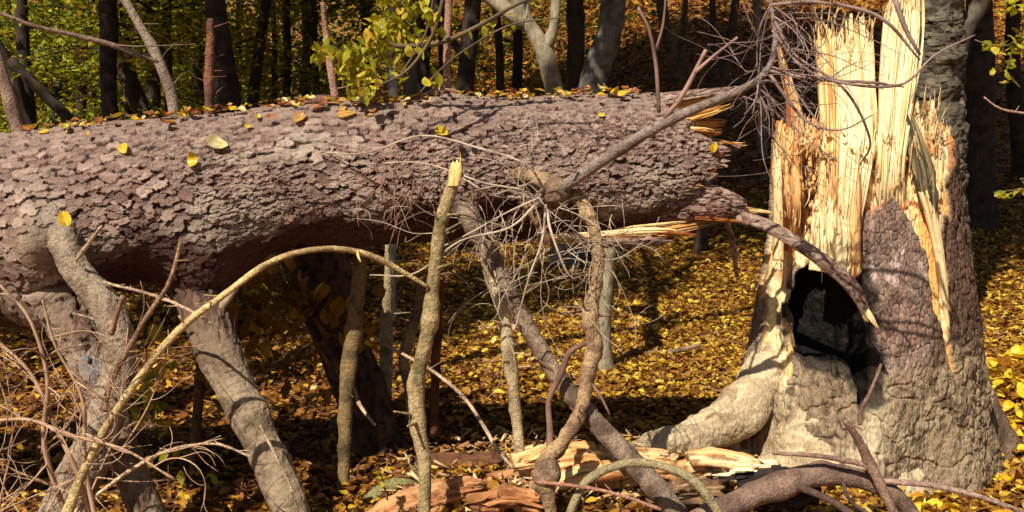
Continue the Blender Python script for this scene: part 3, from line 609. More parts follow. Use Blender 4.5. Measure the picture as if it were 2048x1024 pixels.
lines += [pl([(1790, 0, 3.0, 6), (1812, 60, 3.0, 5), (1840, 110, 3.0, 3)]), pl([(1785, -30, 3.0, 6), (1790, 0, 3.0, 6)])]
twig_mesh('twig_cluster', lines, LOG, srgb(150, 125, 115), srgb(95, 75, 68), 7)
# side shoots from the long grey branch
twig_mesh('twig', [pl([(1330, 235, 3.12, 5), (1365, 190, 3.1, 5), (1412, 100, 3.08, 4)]), pl([(1390, 145, 3.08, 4), (1430, 110, 3.08, 3), (1475, 75, 3.05, 2.5)])], LOG, srgb(165, 130, 115), srgb(130, 100, 90), 8, sides=8)
twig_mesh('twig', [pl([(1318, 225, 3.13, 4), (1312, 130, 3.12, 4), (1298, 60, 3.1, 3.5), (1276, 15, 3.1, 3)]), pl([(1312, 100, 3.12, 3), (1326, 50, 3.1, 2.5), (1332, -10, 3.1, 2)])], LOG, srgb(140, 110, 95), srgb(100, 75, 65), 9, sides=8)

# ================================================================ the stump
YS = 3.92
ED = [(180, 1566, 1870), (230, 1556, 1880), (260, 1548, 1893), (300, 1545, 1899), (400, 1543, 1906), (480, 1539, 1917), (520, 1532, 1925), (600, 1522, 1936), (680, 1508, 1948), (740, 1494, 1956), (800, 1474, 1960), (850, 1452, 1966), (900, 1436, 1974), (960, 1424, 1984), (1010, 1416, 2010), (1080, 1420, 2050), (1200, 1400, 2080)]
STO = P(1740, 960, YS); STO[2] = 0
STUMP = thing('broken_stump', 'tall splintered spruce stump with bare pale wood and a charred black hollow, standing at right', 'stump', STO)
CAVE = [(1588, 700), (1580, 640), (1582, 580), (1598, 540), (1640, 520), (1690, 520), (1728, 545), (1744, 600), (1752, 680), (1758, 760), (1750, 815), (1722, 830), (1708, 770), (1698, 742), (1650, 738), (1608, 724)]
WOODA = [(1500, 150), (1860, 150), (1850, 420), (1820, 410), (1765, 405), (1716, 425), (1714, 520), (1720, 560), (1700, 530), (1640, 515), (1598, 535), (1580, 580), (1582, 680), (1550, 780), (1528, 760), (1536, 650), (1520, 560), (1500, 500)]
WOODB = [(1790, 240), (1920, 225), (1905, 300), (1884, 400), (1884, 520), (1896, 650), (1906, 765), (1896, 745), (1874, 650), (1858, 560), (1832, 470), (1800, 420)]
def make_stump():
    nz, nv = 560, 760
    py = np.linspace(205, 1150, nz); L = interp(py, ED, 1); Rr = interp(py, ED, 2)
    b = -(py-512)/FPX; t = YS/(CP+SP*b); zz = CAMH+t*(-SP+CP*b)
    cx = ((L+Rr)/2-1024)/FPX*t; hw = (Rr-L)/2/FPX*t
    k = np.ones(25)/25
    hw = np.convolve(np.pad(hw, 12, mode='edge'), k, 'valid'); cx = np.convolve(np.pad(cx, 12, mode='edge'), k, 'valid')
    uu = np.linspace(-pi, pi, nv, endpoint=False); th = uu-.45*np.sin(uu)
    TH = np.repeat(th[None], nz, 0); Z = np.repeat(zz[:, None], nv, 1); HW = np.repeat(hw[:, None], nv, 1); CX = np.repeat(cx[:, None], nv, 1)
    PYg = np.repeat(py[:, None], nv, 1)
    low = sst(.55, .0, Z)
    lobes = low*(.07*np.cos((TH+.32)*5)+.05*np.cos(TH*9+1))-.03*low
    # vertical flutes on the right part
    r = HW*(1+lobes)
    V0 = np.stack([CX+np.sin(TH)*r, YS-np.cos(TH)*r*.92, Z], -1).reshape(-1, 3)
    D = np.stack([np.sin(TH), -np.cos(TH), 0*TH], -1).reshape(-1, 3)
    th_ = TH.ravel(); z_ = Z.ravel(); front = np.cos(th_) > -.15
    px_, py_ = proj(V0)
    arc = (TH*HW).ravel()
    n1 = vnoise(np.stack([arc*60, z_*25, 0*z_], 1), 41)*9+fbm(np.stack([arc*22, z_*7, 0*z_], 1), 3, 42)*30
    inA = sdpoly(px_+n1, py_+n1, WOODA); inB = sdpoly(px_+n1*.4, py_, WOODB); n2 = vnoise(np.stack([arc*40, z_*25, 0*z_], 1), 43)*5; inC = sdpoly(px_+n2, py_+n2, CAVE)
    inA = np.where(front, inA, -50); inB = np.where(front, inB, -50); inC = np.where(np.cos(th_) > .2, inC, -50)
    wA = sst(-3, 5, inA); wB = sst(-2, 4, inB); wC = sst(-2, 26, inC); wood = np.maximum(wA, wB)
    # bark relief
    q = np.stack([arc, z_, 0*arc], 1)
    wa = arc+.006*fbm(q*25, 3, 51); wz = z_+.012*fbm(q*18, 3, 52)
    f1, f2, idv, dx, dy = voro(wa/.015, wz/.034, 53)
    e = sst(0, .16, f2-f1); ridg = np.abs(fbm(np.stack([arc*38, z_*9, 0*arc], 1), 3, 54))
    rightb = sst(1840, 1880, px_)*(1-wood)
    pale = sst(720, 800, py_+55*np.exp(-((px_-1640)/60)**2)+30*vnoise(q*8, 55)+.25*(px_-1700)*(px_ > 1700))*(1-wC)
    pale = np.clip(pale+.9*sst(1600, 1560, px_)*sst(640, 720, py_), 0, 1)
    hb = (.0045*idv+.002*dy)*e-.003*(1-e)+.006*rightb*(sst(.02, .25, ridg)*1.6-.8)
    hb = hb*(1-.35*pale)+pale*(.016*fbm(q*np.array([12, 6, 1]), 5, 56)+.010*np.abs(fbm(q*np.array([30, 11, 1]), 3, 99))+.003*vnoise(q*60, 58)-.008*sst(.07, .0, np.abs(fbm(np.stack([arc*7, z_*10, 0*arc], 1), 3, 57))))
    # wood relief
    fib = fbm(np.stack([arc*130, z_*5, 0*arc], 1), 3, 61); fib2 = vnoise(np.stack([arc*420, z_*16, 0*arc], 1), 62)
    fib3 = fbm(np.stack([arc*28, z_*2.2, 0*arc], 1), 2, 63)
    crumb = sst(1560, 1580, px_)*sst(1712, 1690, px_)*sst(250, 300, py_)*sst(500, 440, py_)
    crumb = np.maximum(crumb, .8*sst(380, 320, py_)*sst(1860, 1820, px_))
    pit = fbm(q*np.array([70, 34, 1]), 3, 64)
    hwd = .0035*fib+.0018*fib2+.014*fib3+crumb*(.012*sst(-.1, .15, pit)-.012+.006*fbm(q*60, 3, 65))
    h = hb*(1-wood)+wood*(hwd-.020)
    h = h*(1-wC)
    h += .018*fbm(q*3, 3, 66)
    cave = wC*(.17+.012*fbm(q*np.array([14, 6, 1]), 3, 67))+ (wC > .3)*.0025*vnoise(q*np.array([90, 60, 1]), 68)
    gap = sdpoly(px_, py_, [(1500, 900), (1530, 850), (1560, 800), (1575, 800), (1560, 840), (1545, 900)]); gap = np.where(front, gap, -50)
    V = V0+D*h[:, None]+np.array([0, 1., 0])*(cave)[:, None]
    # ragged upper edge
    tdeg = np.degrees(th)
    top = np.interp(tdeg, [-180, -120, -90, -75, -60, -40, -20, 0, 20, 40, 55, 70, 90, 120, 180], [290, 285, 275, 235, 240, 262, 275, 270, 280, 275, 262, 262, 285, 300, 290])
    rg = np.random.default_rng(5); top = top+np.repeat(rg.uniform(-14, 14, nv//4), 4)+np.repeat(rg.uniform(-8, 8, nv//2), 2)
    F = gridfaces(nz, nv, True); ok = (PYg > top[None, :]).ravel(); ok &= True
    F = F[ok[F].all(1)]
    # colours
    n = len(V); t1 = lambda c: np.tile(c, (n, 1))
    cb = mixc(t1(srgb(156, 134, 118)), t1(srgb(116, 94, 80)), idv)
    cb = mixc(cb, t1(srgb(48, 34, 28)), (1-e)*.6)
    redm = sst(.0, .4, fbm(q*np.array([9, 5, 1]), 3, 71)+.6*np.exp(-((px_-1800)/60)**2-((py_-560)/140)**2)-.1)*(1-rightb)
    cb = mixc(cb, t1(srgb(150, 98, 86)), redm*.22)
    res = sst(.35, .5, fbm(q*np.array([40, 22, 1]), 3, 72))*sst(1720, 1760, px_)*sst(420, 470, py_)*sst(860, 700, py_)
    cb = mixc(cb, t1(srgb(205, 175, 168)), res*.75)
    cb = mixc(cb, t1(srgb(96, 72, 56)), rightb); cb = mixc(cb, t1(srgb(26, 18, 15)), rightb*sst(.14, .0, ridg)*.8)
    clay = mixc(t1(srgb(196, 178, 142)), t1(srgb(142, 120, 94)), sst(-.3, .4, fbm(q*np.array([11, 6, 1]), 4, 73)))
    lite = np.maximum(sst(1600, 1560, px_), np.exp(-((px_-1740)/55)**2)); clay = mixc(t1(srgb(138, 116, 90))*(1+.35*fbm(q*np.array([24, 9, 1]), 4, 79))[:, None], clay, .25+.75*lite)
    vcr = sst(.07, .0, np.abs(fbm(np.stack([arc*26, z_*6, 0*arc], 1), 3, 99))); clay = mixc(clay, t1(srgb(70, 54, 40)), vcr*.7)
    clay = mixc(clay, t1(srgb(96, 78, 60)), sst(.28, .5, fbm(q*np.array([30, 22, 1]), 3, 74)))
    cb = mixc(cb, clay, pale*.85)
    cw = mixc(t1(srgb(252, 226, 170)), t1(srgb(238, 182, 105)), sst(-.25, .4, fib3+.5*fib))
    cw = mixc(cw, t1(srgb(196, 105, 40)), sst(.18, .55, fbm(np.stack([arc*14, z_*6, 0*arc], 1), 3, 75))*.85)
    cw = mixc(cw, t1(srgb(225, 172, 110)), crumb*.7); cw = mixc(cw, t1(srgb(105, 58, 26)), crumb*sst(.05, -.25, pit)*.9)
    redE = np.maximum(sst(14, 2, inA)*(inA > -5)*sst(1690, 1712, px_), 0)
    cw = mixc(cw, t1(srgb(175, 78, 38)), redE*.8)
    lowl = sst(1585, 1560, px_)*sst(500, 560, py_)*sst(.0, .3, fbm(q*np.array([30, 12, 1]), 3, 76))
    cw = mixc(cw, t1(srgb(60, 48, 42)), lowl*.8)
    c = mixc(cb, cw, wood)
    rim = sst(-16, -2, inC+8*vnoise(q*30, 77)); 
    ch = mixc(t1((.008, .007, .006)), t1((.022, .014, .011)), sst(.2, .6, fbm(q*40, 3, 78)))
    c = mixc(c, ch, np.maximum(sst(.05, .35, wC), rim*.85))
    used = np.zeros(n, bool); used[F.ravel()] = True
    isch = (wC > .12)
    Fc = isch[F].all(1)
    def sub(name, FF, mat):
        u = np.zeros(n, bool); u[FF.ravel()] = True; ix = np.cumsum(u)-1; mesh_obj(name, V[u], ix[FF], mat, STUMP, c[u], False)
    sub('trunk_base', F[~Fc], M_STUMP); sub('charred_hollow', F[Fc], M_CHAR)
    # torn inner floor of the break
    nr, na = 70, 260; rg = np.random.default_rng(6); a = np.linspace(0, 2*pi, na, endpoint=False)
    C0 = P(1722, 268, YS); rows = []; cc = []
    for i in range(nr):
        f = i/(nr-1); R_ = .300*f
        X = C0[0]+np.sin(a)*R_; Y = YS-np.cos(a)*R_*.92
        qq = np.stack([X*26, Y*26, 0*X], 1)
        zc = C0[2]-.01+.055*fbm(qq, 2, 81)+.035*vnoise(qq*4, 82)-.08*(f < .6)*sst(.6, .3, f)+(-.05 if i == nr-1 else 0)
        rows.append(np.stack([X, Y, zc], 1)); cc.append(mixc(np.tile(srgb(245, 205, 140), (na, 1)), np.tile(srgb(190, 110, 50), (na, 1)), .5+.9*vnoise(qq*3, 83)))
    mesh_obj('broken_top', np.concatenate(rows), gridfaces(nr, na, True), M_WOOD, STUMP, np.concatenate(cc), False)
make_stump()
W1 = (srgb(255, 234, 182), srgb(240, 190, 115))
sp = dict(parent=STUMP, mat=M_WOOD)
add_slab('splinter', **sp, A=[(1630, 500, 3.74), (1634, 440, 3.65), (1636, 350, 3.64), (1640, 270, 3.68), (1636, 160, 3.76), (1622, 28, 3.80)], B=[(1668, 500, 3.74), (1672, 440, 3.65), (1676, 350, 3.64), (1678, 270, 3.68), (1674, 160, 3.76), (1670, 36, 3.80)], thick=.05, jag=.10, ncol=34, nrow=80, seed=41, colors=(srgb(252, 220, 156), srgb(222, 146, 72)), tone=-.15, ridge=.005)
add_slab('splinter', **sp, A=[(1664, 540, 3.74), (1664, 470, 3.64), (1668, 360, 3.63), (1672, 270, 3.67), (1672, 160, 3.76), (1666, 22, 3.82)], B=[(1712, 540, 3.74), (1718, 470, 3.64), (1738, 360, 3.62), (1752, 270, 3.67), (1748, 160, 3.76), (1744, 20, 3.82)], thick=.05, jag=.13, ncol=66, nrow=90, seed=42, colors=W1, tone=-.25, ridge=.006)
add_slab('splinter', **sp, A=[(1746, 500, 3.78), (1748, 420, 3.66), (1752, 330, 3.63), (1757, 220, 3.70), (1766, 60, 3.82), (1790, -70, 3.9)], B=[(1800, 500, 3.78), (1806, 420, 3.67), (1808, 330, 3.64), (1824, 220, 3.70), (1848, 60, 3.82), (1846, -70, 3.9)], thick=.06, jag=.28, ncol=66, nrow=100, seed=43, colors=W1, tone=-.2, ridge=.006)
add_slab('splinter', **sp, A=[(1568, 330, 3.78), (1572, 215, 3.78), (1560, 140, 3.78), (1552, 66, 3.78)], B=[(1612, 330, 3.78), (1606, 235, 3.78), (1584, 160, 3.78), (1562, 100, 3.78)], thick=.03, jag=.25, ncol=26, nrow=70, seed=44, colors=(srgb(240, 200, 140), srgb(176, 92, 52)), tone=.05, ridge=.004)
add_slab('splinter', **sp, A=[(1556, 500, 3.82), (1548, 400, 3.76), (1544, 320, 3.78), (1566, 205, 3.8)], B=[(1590, 500, 3.80), (1604, 400, 3.71), (1602, 320, 3.72), (1604, 235, 3.76)], thick=.06, jag=.22, ncol=36, nrow=60, seed=45, colors=(srgb(244, 196, 124), srgb(188, 108, 54)), tone=-.1, ridge=.006)
add_slab('splinter', **sp, A=[(1840, 500, 3.80), (1828, 410, 3.70), (1818, 330, 3.70), (1820, 195, 3.72)], B=[(1880, 500, 3.84), (1890, 410, 3.77), (1896, 330, 3.76), (1876, 195, 3.78)], thick=.06, jag=.26, ncol=50, nrow=60, seed=46, colors=W1, tone=-.3, ridge=.005)
o = add_slab('splinter', **sp, A=[(1842, 420, 3.62), (1822, 330, 3.63), (1802, 222, 3.68)], B=[(1872, 430, 3.64), (1866, 330, 3.64), (1824, 222, 3.68)], thick=.03, jag=.10, ncol=26, nrow=60, seed=47, colors=(srgb(165, 145, 100), srgb(70, 62, 45)), tone=.1, ridge=.006)
o['label'] = 'weathered grey splinter leaning on the pale wood'
add_slab('splinter', **sp, A=[(1545, 520, 3.72), (1546, 400, 3.74), (1545, 262, 3.80)], B=[(1566, 520, 3.66), (1564, 400, 3.68), (1560, 285, 3.74)], thick=.03, jag=.25, ncol=20, nrow=60, seed=48, colors=W1, tone=-.1, ridge=.004)
add_slab('splinter', **sp, A=[(1836, 380, 3.60), (1862, 480, 3.62), (1884, 600, 3.62), (1904, 765, 3.63)][::-1], B=[(1862, 380, 3.64), (1882, 480, 3.64), (1896, 600, 3.64), (1910, 765, 3.64)][::-1], thick=.03, jag=.06, ncol=26, nrow=90, seed=49, colors=(srgb(252, 228, 172), srgb(228, 170, 110)), tone=-.25, ridge=.003)
add_slab('splinter', **sp, A=[(1700, 560, 3.60), (1700, 450, 3.60), (1704, 300, 3.62)], B=[(1722, 545, 3.60), (1722, 450, 3.60), (1720, 300, 3.62)], thick=.03, jag=.2, ncol=18, nrow=60, seed=50, colors=(srgb(240, 195, 130), srgb(190, 110, 60)), tone=0, ridge=.005)
add_slab('splinter', **sp, A=[(1618, 540, 3.62), (1622, 460, 3.62), (1626, 380, 3.64)], B=[(1700, 548, 3.60), (1698, 460, 3.60), (1690, 380, 3.62)], thick=.03, jag=.35, ncol=50, nrow=60, seed=52, colors=(srgb(255, 236, 184), srgb(236, 196, 130)), tone=-.2, ridge=.008)
# hair-thin torn fibres along the break and the spire tips
lines = []; rg = np.random.default_rng(57)
for k in range(300):
    m = k % 6
    if m == 0: x, y, Y = rg.uniform(1622, 1745), rg.uniform(45, 120), 3.79
    elif m == 1: x, y, Y = rg.uniform(1768, 1842), rg.uniform(-10, 120), 3.84
    elif m == 2: x, y, Y = rg.uniform(1825, 1885), rg.uniform(215, 300), 3.70
    elif m == 3: x, y, Y = rg.uniform(1550, 1725), rg.uniform(260, 330), 3.68
    elif m == 4: x, y, Y = rg.uniform(1560, 1715), rg.uniform(330, 540), 3.62
    else: x, y, Y = rg.uniform(1725, 1850), rg.uniform(260, 420), 3.63
    p = P(x, y, Y-rg.uniform(0, .02)); l = rg.uniform(.02, .09); d = np.array([rg.normal(0, .16), rg.normal(-.12, .12), 1.]); sg = 1 if m < 4 else rg.choice([-1, 1])
    lines.append(np.array([list(p)+[.0022], list(p+d*sg*l*.5+rg.normal(0, .002, 3))+[.0018], list(p+d*sg*l+np.array([rg.normal(0, .006), -.004, 0]))+[.0006]]))
o = twig_mesh('torn_fibres', lines, STUMP, srgb(250, 222, 165), srgb(215, 150, 85), 58, sides=4, mat=M_WOOD); o['kind'] = 'stuff'
# crumbled chips at the break
a = Acc(); rg = np.random.default_rng(51)
for k in range(120):
    if k < 90: x, y = rg.uniform(1590, 1735), 250+abs(rg.normal(0, 26))+8
    elif k < 100: x, y = rg.uniform(1740, 1830), rg.uniform(275, 380)
    else: x, y = rg.uniform(1560, 1700), rg.uniform(300, 460)
    p = P(x, y, rg.uniform(3.60, 3.80) if y < 285 else 3.60-.02*0+rg.uniform(0, .03)); l = rg.uniform(.004, .02)*rg.uniform(.5, 1.2); w = rg.uniform(.002, .010)
    d = rg.normal(0, .55, 3); d[2] += 1; l *= 1.5; w *= .6; d /= np.linalg.norm(d); e = np.cross(d, rg.normal(0, 1, 3)); e /= np.linalg.norm(e); f = np.cross(d, e)
    Vb = np.array([p-d*l-e*w, p-d*l+e*w, p+d*l+e*w*.3, p+d*l-e*w*.4])
    Vb = np.vstack([Vb, Vb+f*w*.6]); Fb = np.array([[0, 1, 2, 3], [7, 6, 5, 4], [0, 4, 5, 1], [1, 5, 6, 2], [2, 6, 7, 3], [3, 7, 4, 0]])
    a.add(Vb, Fb, mixc(np.array([srgb(250, 215, 150)]), np.array([srgb(196, 112, 48)]), np.array([rg.uniform(0, 1)**1.5])))
o = a.build('crumbled_wood', M_WOOD, STUMP, False); o['kind'] = 'stuff'
# roots
CLAY = srgb(198, 180, 142); CLAY2 = srgb(150, 130, 100)
limb('root', [(1578, 600, 4.0, 30), (1560, 680, 3.90, 40), (1536, 750, 3.82, 46), (1490, 815, 3.74, 46), (1425, 858, 3.70, 37), (1350, 884, 3.67, 29), (1275, 905, 3.64, 23), (1190, 945, 3.58, 22), (1110, 985, 3.56, 16)], STUMP, CLAY, CLAY2, 90, .005, .020, .006, 61, 7, mat=M_STUMP, rscale=12, flake=(.075, .04, .006, .5, 1., .9), fcol=(srgb(198, 178, 142), srgb(150, 128, 98)), fdk=.0, dark=srgb(110, 88, 66))
limb('root', [(1650, 760, 3.80, 40), (1648, 830, 3.74, 66), (1640, 920, 3.68, 84), (1620, 1020, 3.58, 92), (1600, 1150, 3.5, 96)], STUMP, srgb(190, 162, 122), srgb(128, 104, 80), 90, .005, .030, .006, 62, 9, mat=M_STUMP, rscale=14, flake=(.075, .04, .006, .5, 1., .9), fcol=(srgb(198, 178, 142), srgb(150, 128, 98)), fdk=.0, dark=srgb(92, 72, 54))
limb('root', [(1930, 800, 3.96, 60), (1972, 900, 3.98, 66), (2020, 960, 3.94, 56), (2100, 1010, 3.9, 44), (2200, 1060, 3.86, 30)], STUMP, srgb(130, 108, 86), srgb(92, 72, 56), 50, .008, .016, .006, 64, 6, mat=M_STUMP, rscale=16)
limb('root', [(1770, 760, 3.74, 30), (1780, 840, 3.68, 46), (1776, 920, 3.63, 60), (1790, 1010, 3.56, 74), (1800, 1120, 3.48, 70)], STUMP, srgb(186, 158, 120), srgb(140, 112, 88), 80, .005, .026, .004, 65, 8, mat=M_STUMP, rscale=18, flake=(.075, .04, .006, .5, 1., .9), fcol=(srgb(198, 178, 142), srgb(150, 128, 98)), fdk=.0, dark=srgb(92, 72, 54))
# hanging strip of bark
V, F, C = slab(A=[(1470, 418, 3.56), (1540, 440, 3.48), (1640, 500, 3.42), (1716, 566, 3.40), (1746, 640, 3.42)], B=[(1470, 446, 3.56), (1530, 464, 3.48), (1620, 520, 3.42), (1694, 584, 3.40), (1734, 650, 3.42)], thick=.022, jag=.06, ncol=22, nrow=120, seed=71, bark=lambda U, T: sst(.97, .9, T), ridge=.006)
mesh_obj('hanging_bark_strip', V, F, M_BARK, LOG, C, False)
add_slab('torn_splinter', LOG, M_WOOD, A=[(1732, 610, 3.41), (1746, 630, 3.4), (1758, 656, 3.4)], B=[(1724, 616, 3.41), (1738, 640, 3.4), (1756, 658, 3.4)], thick=.006, jag=.1, ncol=8, nrow=20, seed=72)
add_slab('torn_splinter', LOG, M_WOODH, A=[(1460, 408, 3.6), (1520, 418, 3.6), (1552, 424, 3.62)], B=[(1460, 420, 3.6), (1510, 426, 3.6), (1550, 430, 3.62)], thick=.01, jag=.3, ncol=12, nrow=30, seed=73)
V, F, C = slab(A=[(1448, 440, 3.7), (1460, 490, 3.7), (1472, 562, 3.7)], B=[(1458, 440, 3.7), (1472, 490, 3.7), (1478, 558, 3.7)], thick=.014, jag=.06, ncol=10, nrow=50, seed=74, bark=one, ridge=.004)
mesh_obj('hanging_bark_strip', V, F, M_BARK, LOG, C, False)

# ================================================================ sticks and poles in front, below, behind
def stick(name, label, cat, rows, base, alt, seed, group=None, sides=14, step=.01, rough=.0018, wob=.003, knots=6, stubs=4, mat=None, side_twigs=None, rscale=80):
    o0 = P(rows[-1][0], rows[-1][1], rows[-1][2])
    if side_twigs is None:
        o = limb(name, rows, None, base, alt, sides, step, rough, wob, seed, knots, mat, rscale, origin=o0, stubs=stubs); return tag(o, label, cat, group)
    t = thing(name, label, cat, o0, group); limb('stem', rows, t, base, alt, sides, step, rough, wob, seed, knots, mat, rscale, stubs=stubs)
    twig_mesh('twig', side_twigs, t, base, alt, seed+1); return t
t = thing('snapped_pole', 'greenish brown sapling pole with snapped pale tip standing in front of the trunk', 'pole', P(845, 1040, 3.05))
limb('stem', [(912, 330, 3.12, 11), (902, 380, 3.12, 13), (884, 440, 3.12, 14), (872, 520, 3.12, 13), (862, 600, 3.12, 13), (852, 680, 3.1, 15), (834, 760, 3.1, 16), (836, 850, 3.08, 17), (849, 930, 3.06, 14), (845, 1040, 3.04, 12), (845, 1120, 3.02, 12)], t, srgb(170, 145, 105), srgb(112, 100, 62), 16, .006, .003, .003, 81, 10, stubs=12, rscale=50)
add_slab('snapped_tip', t, M_WOOD, A=[(896, 372, 3.11), (900, 335, 3.11), (905, 298, 3.11)], B=[(920, 372, 3.11), (926, 335, 3.11), (925, 298, 3.11)], thick=.03, jag=.5, ncol=12, nrow=24, seed=82, colors=(srgb(250, 225, 150), srgb(225, 160, 70)))
stick('dead_pole', 'thin dark greenish pole in the shade left of the snapped pole', 'pole', [(728, 480, 3.75, 12), (716, 570, 3.72, 15), (704, 680, 3.68, 16), (694, 780, 3.62, 15), (690, 880, 3.58, 13), (686, 960, 3.55, 13), (682, 1060, 3.5, 13)], srgb(128, 104, 66), srgb(80, 66, 42), 83)
stick('dead_pole', 'pale bare pole tapering to a point under the trunk, sunlit grey', 'pole', [(774, 480, 4.3, 4), (776, 560, 4.3, 8), (774, 640, 4.3, 13), (772, 720, 4.3, 14), (768, 800, 4.3, 10), (766, 840, 4.3, 9)], srgb(180, 160, 120), srgb(130, 112, 80), 84)
stick('dead_pole', 'crooked bare pole just left of the snapped pole', 'pole', [(840, 560, 4.1, 6), (838, 610, 4.1, 9), (822, 660, 4.1, 10), (808, 720, 4.1, 11), (818, 780, 4.1, 10), (818, 840, 4.1, 9)], srgb(165, 140, 105), srgb(110, 90, 68), 85)
stick('dead_pole', 'straight dark reddish pole right of the snapped pole', 'pole', [(880, 560, 4.0, 9), (874, 660, 4.0, 10), (870, 760, 4.0, 9), (867, 868, 4.0, 8)], srgb(105, 62, 36), srgb(70, 42, 26), 86, stubs=2)
stick('dead_pole', 'pale peeled pole standing in front of the hollow twigs near the middle', 'pole', [(962, 470, 3.42, 10), (975, 520, 3.4, 12), (1000, 600, 3.38, 13), (1018, 700, 3.36, 13), (1030, 800, 3.35, 12), (1038, 880, 3.34, 11), (1044, 950, 3.33, 12)], srgb(196, 174, 134), srgb(140, 120, 88), 87)
stick('dead_pole', 'thin dark brown pole at lower left beside the second limb', 'pole', [(402, 690, 3.9, 9), (396, 800, 3.9, 10), (390, 900, 3.88, 10), (384, 1040, 3.85, 10)], srgb(110, 76, 46), srgb(70, 48, 30), 88, stubs=2)
stick('arching_branch', 'long bare branch arching from lower left up under the trunk', 'branch', [(120, 1060, 2.75, 12), (165, 950, 2.78, 10), (215, 850, 2.8, 8), (290, 740, 2.82, 8), (370, 650, 2.84, 8), (450, 588, 2.86, 7), (540, 525, 2.9, 6.5), (620, 500, 2.95, 6), (700, 500, 3.0, 6), (770, 525, 3.05, 6), (856, 574, 3.1, 4)], srgb(205, 178, 122), srgb(150, 122, 84), 89, side_twigs=[pl([(716, 500, 3, 3), (716, 512, 2.98, 3), (722, 524, 2.97, 2)]), pl([(370, 650, 2.84, 3), (358, 632, 2.82, 2)]), pl([(245, 800, 2.82, 3), (252, 780, 2.8, 2)])])
stick('dead_branch', 'thin brown stick crossing the big left limb diagonally', 'branch', [(210, 820, 2.95, 9), (225, 760, 2.94, 7), (255, 700, 2.92, 6), (295, 630, 2.9, 5), (332, 575, 2.9, 4.5), (350, 530, 2.9, 4), (361, 486, 2.9, 3.5)], srgb(165, 128, 98), srgb(115, 86, 66), 90, sides=8)
stick('dead_branch', 'pale short stick poking up beside the left limb', 'branch', [(153, 520, 3.1, 4), (180, 485, 3.05, 4), (204, 452, 3.0, 3)], srgb(190, 160, 130), srgb(150, 120, 95), 91, sides=8, stubs=1)
stick('dead_branch', 'slender pale stick between the two big left limbs', 'branch', [(205, 565, 3.1, 3), (260, 578, 3.08, 3.5), (330, 598, 3.05, 3.5), (380, 622, 3.0, 3.5), (424, 648, 3.0, 3)], srgb(190, 160, 130), srgb(140, 110, 90), 92, sides=8, stubs=5)
stick('dead_branch', 'short stub stick leaning on the big left limb', 'branch', [(224, 668, 3.0, 6), (234, 630, 2.98, 5), (245, 592, 2.96, 4.5)], srgb(160, 120, 95), srgb(110, 82, 64), 93, sides=8, stubs=0)
stick('bent_sapling', 'olive grey sapling bent in a low arch in front of the broken wood', 'sapling', [(1110, 1120, 2.9, 11), (1155, 990, 2.92, 9), (1200, 945, 2.94, 9), (1265, 926, 2.95, 9), (1330, 934, 2.94, 9), (1390, 965, 2.92, 10), (1440, 1030, 2.9, 10), (1470, 1110, 2.88, 10)], srgb(150, 135, 100), srgb(115, 102, 74), 94, stubs=1, knots=2)
t = thing('curved_branch', 'thick smooth grey brown branch curving along the ground before the stump', 'branch', P(1600, 960, 3.05))
limb('stem', [(1330, 1080, 2.95, 20), (1410, 1030, 3.0, 20), (1480, 1002, 3.03, 23), (1550, 972, 3.05, 25), (1620, 952, 3.06, 24), (1690, 952, 3.06, 22), (1750, 968, 3.05, 20), (1800, 1000, 3.02, 17), (1850, 1060, 3.0, 16)], t, srgb(135, 108, 92), srgb(98, 76, 64), 22, .008, .002, .003, 95, 6)
limb('side_branch', [(1690, 842, 2.98, 5), (1712, 872, 2.99, 8), (1738, 925, 3.0, 11), (1768, 985, 2.98, 10), (1800, 1050, 2.95, 10)], t, srgb(150, 118, 98), srgb(110, 84, 68), 12, .008, .002, .002, 96, 3)
limb('side_branch', [(1545, 906, 3.02, 4), (1620, 910, 3.02, 5), (1690, 920, 3.01, 6), (1738, 932, 3.0, 7)], t, srgb(160, 130, 110), srgb(118, 92, 76), 10, .01, .001, .002, 97, 2)
limb('side_branch', [(1770, 962, 3.02, 7), (1850, 968, 2.98, 6), (1930, 985, 2.95, 6), (2010, 1010, 2.92, 5), (2080, 1040, 2.9, 4)], t, srgb(160, 130, 115), srgb(118, 92, 80), 10, .01, .001, .003, 98, 2, stubs=2)
limb('side_branch', [(1720, 850, 2.99, 5), (1722, 822, 3.0, 4.5), (1742, 780, 3.0, 4), (1762, 728, 3.02, 3)], t, srgb(130, 100, 84), srgb(95, 72, 60), 8, .01, .001, .002, 99, 2)
limb('side_branch', [(1600, 975, 3.0, 8), (1660, 1000, 2.96, 8), (1720, 1040, 2.92, 8)], t, srgb(90, 68, 56), srgb(60, 44, 36), 10, .01, .001, .002, 100, 2)
limb('side_branch', [(1685, 965, 3.0, 4), (1700, 1000, 2.95, 4), (1740, 1030, 2.9, 4)], t, srgb(90, 68, 56), srgb(60, 44, 36), 8, .01, .001, .002, 101, 1)
stick('dead_branch', 'long pale thin stick slanting down to the lower middle', 'branch', [(722, 655, 3.9, 3), (790, 700, 3.8, 3), (870, 745, 3.6, 3.5), (940, 810, 3.5, 4), (1000, 905, 3.4, 4), (1050, 965, 3.3, 3)], srgb(200, 172, 140), srgb(150, 122, 98), 102, sides=8, stubs=4)
stick('dead_branch', 'pale crooked stick leaning behind the snapped pole', 'branch', [(706, 775, 3.9, 3), (720, 810, 3.8, 4), (750, 850, 3.7, 3)], srgb(200, 172, 140), srgb(150, 122, 98), 103, sides=8, stubs=1)
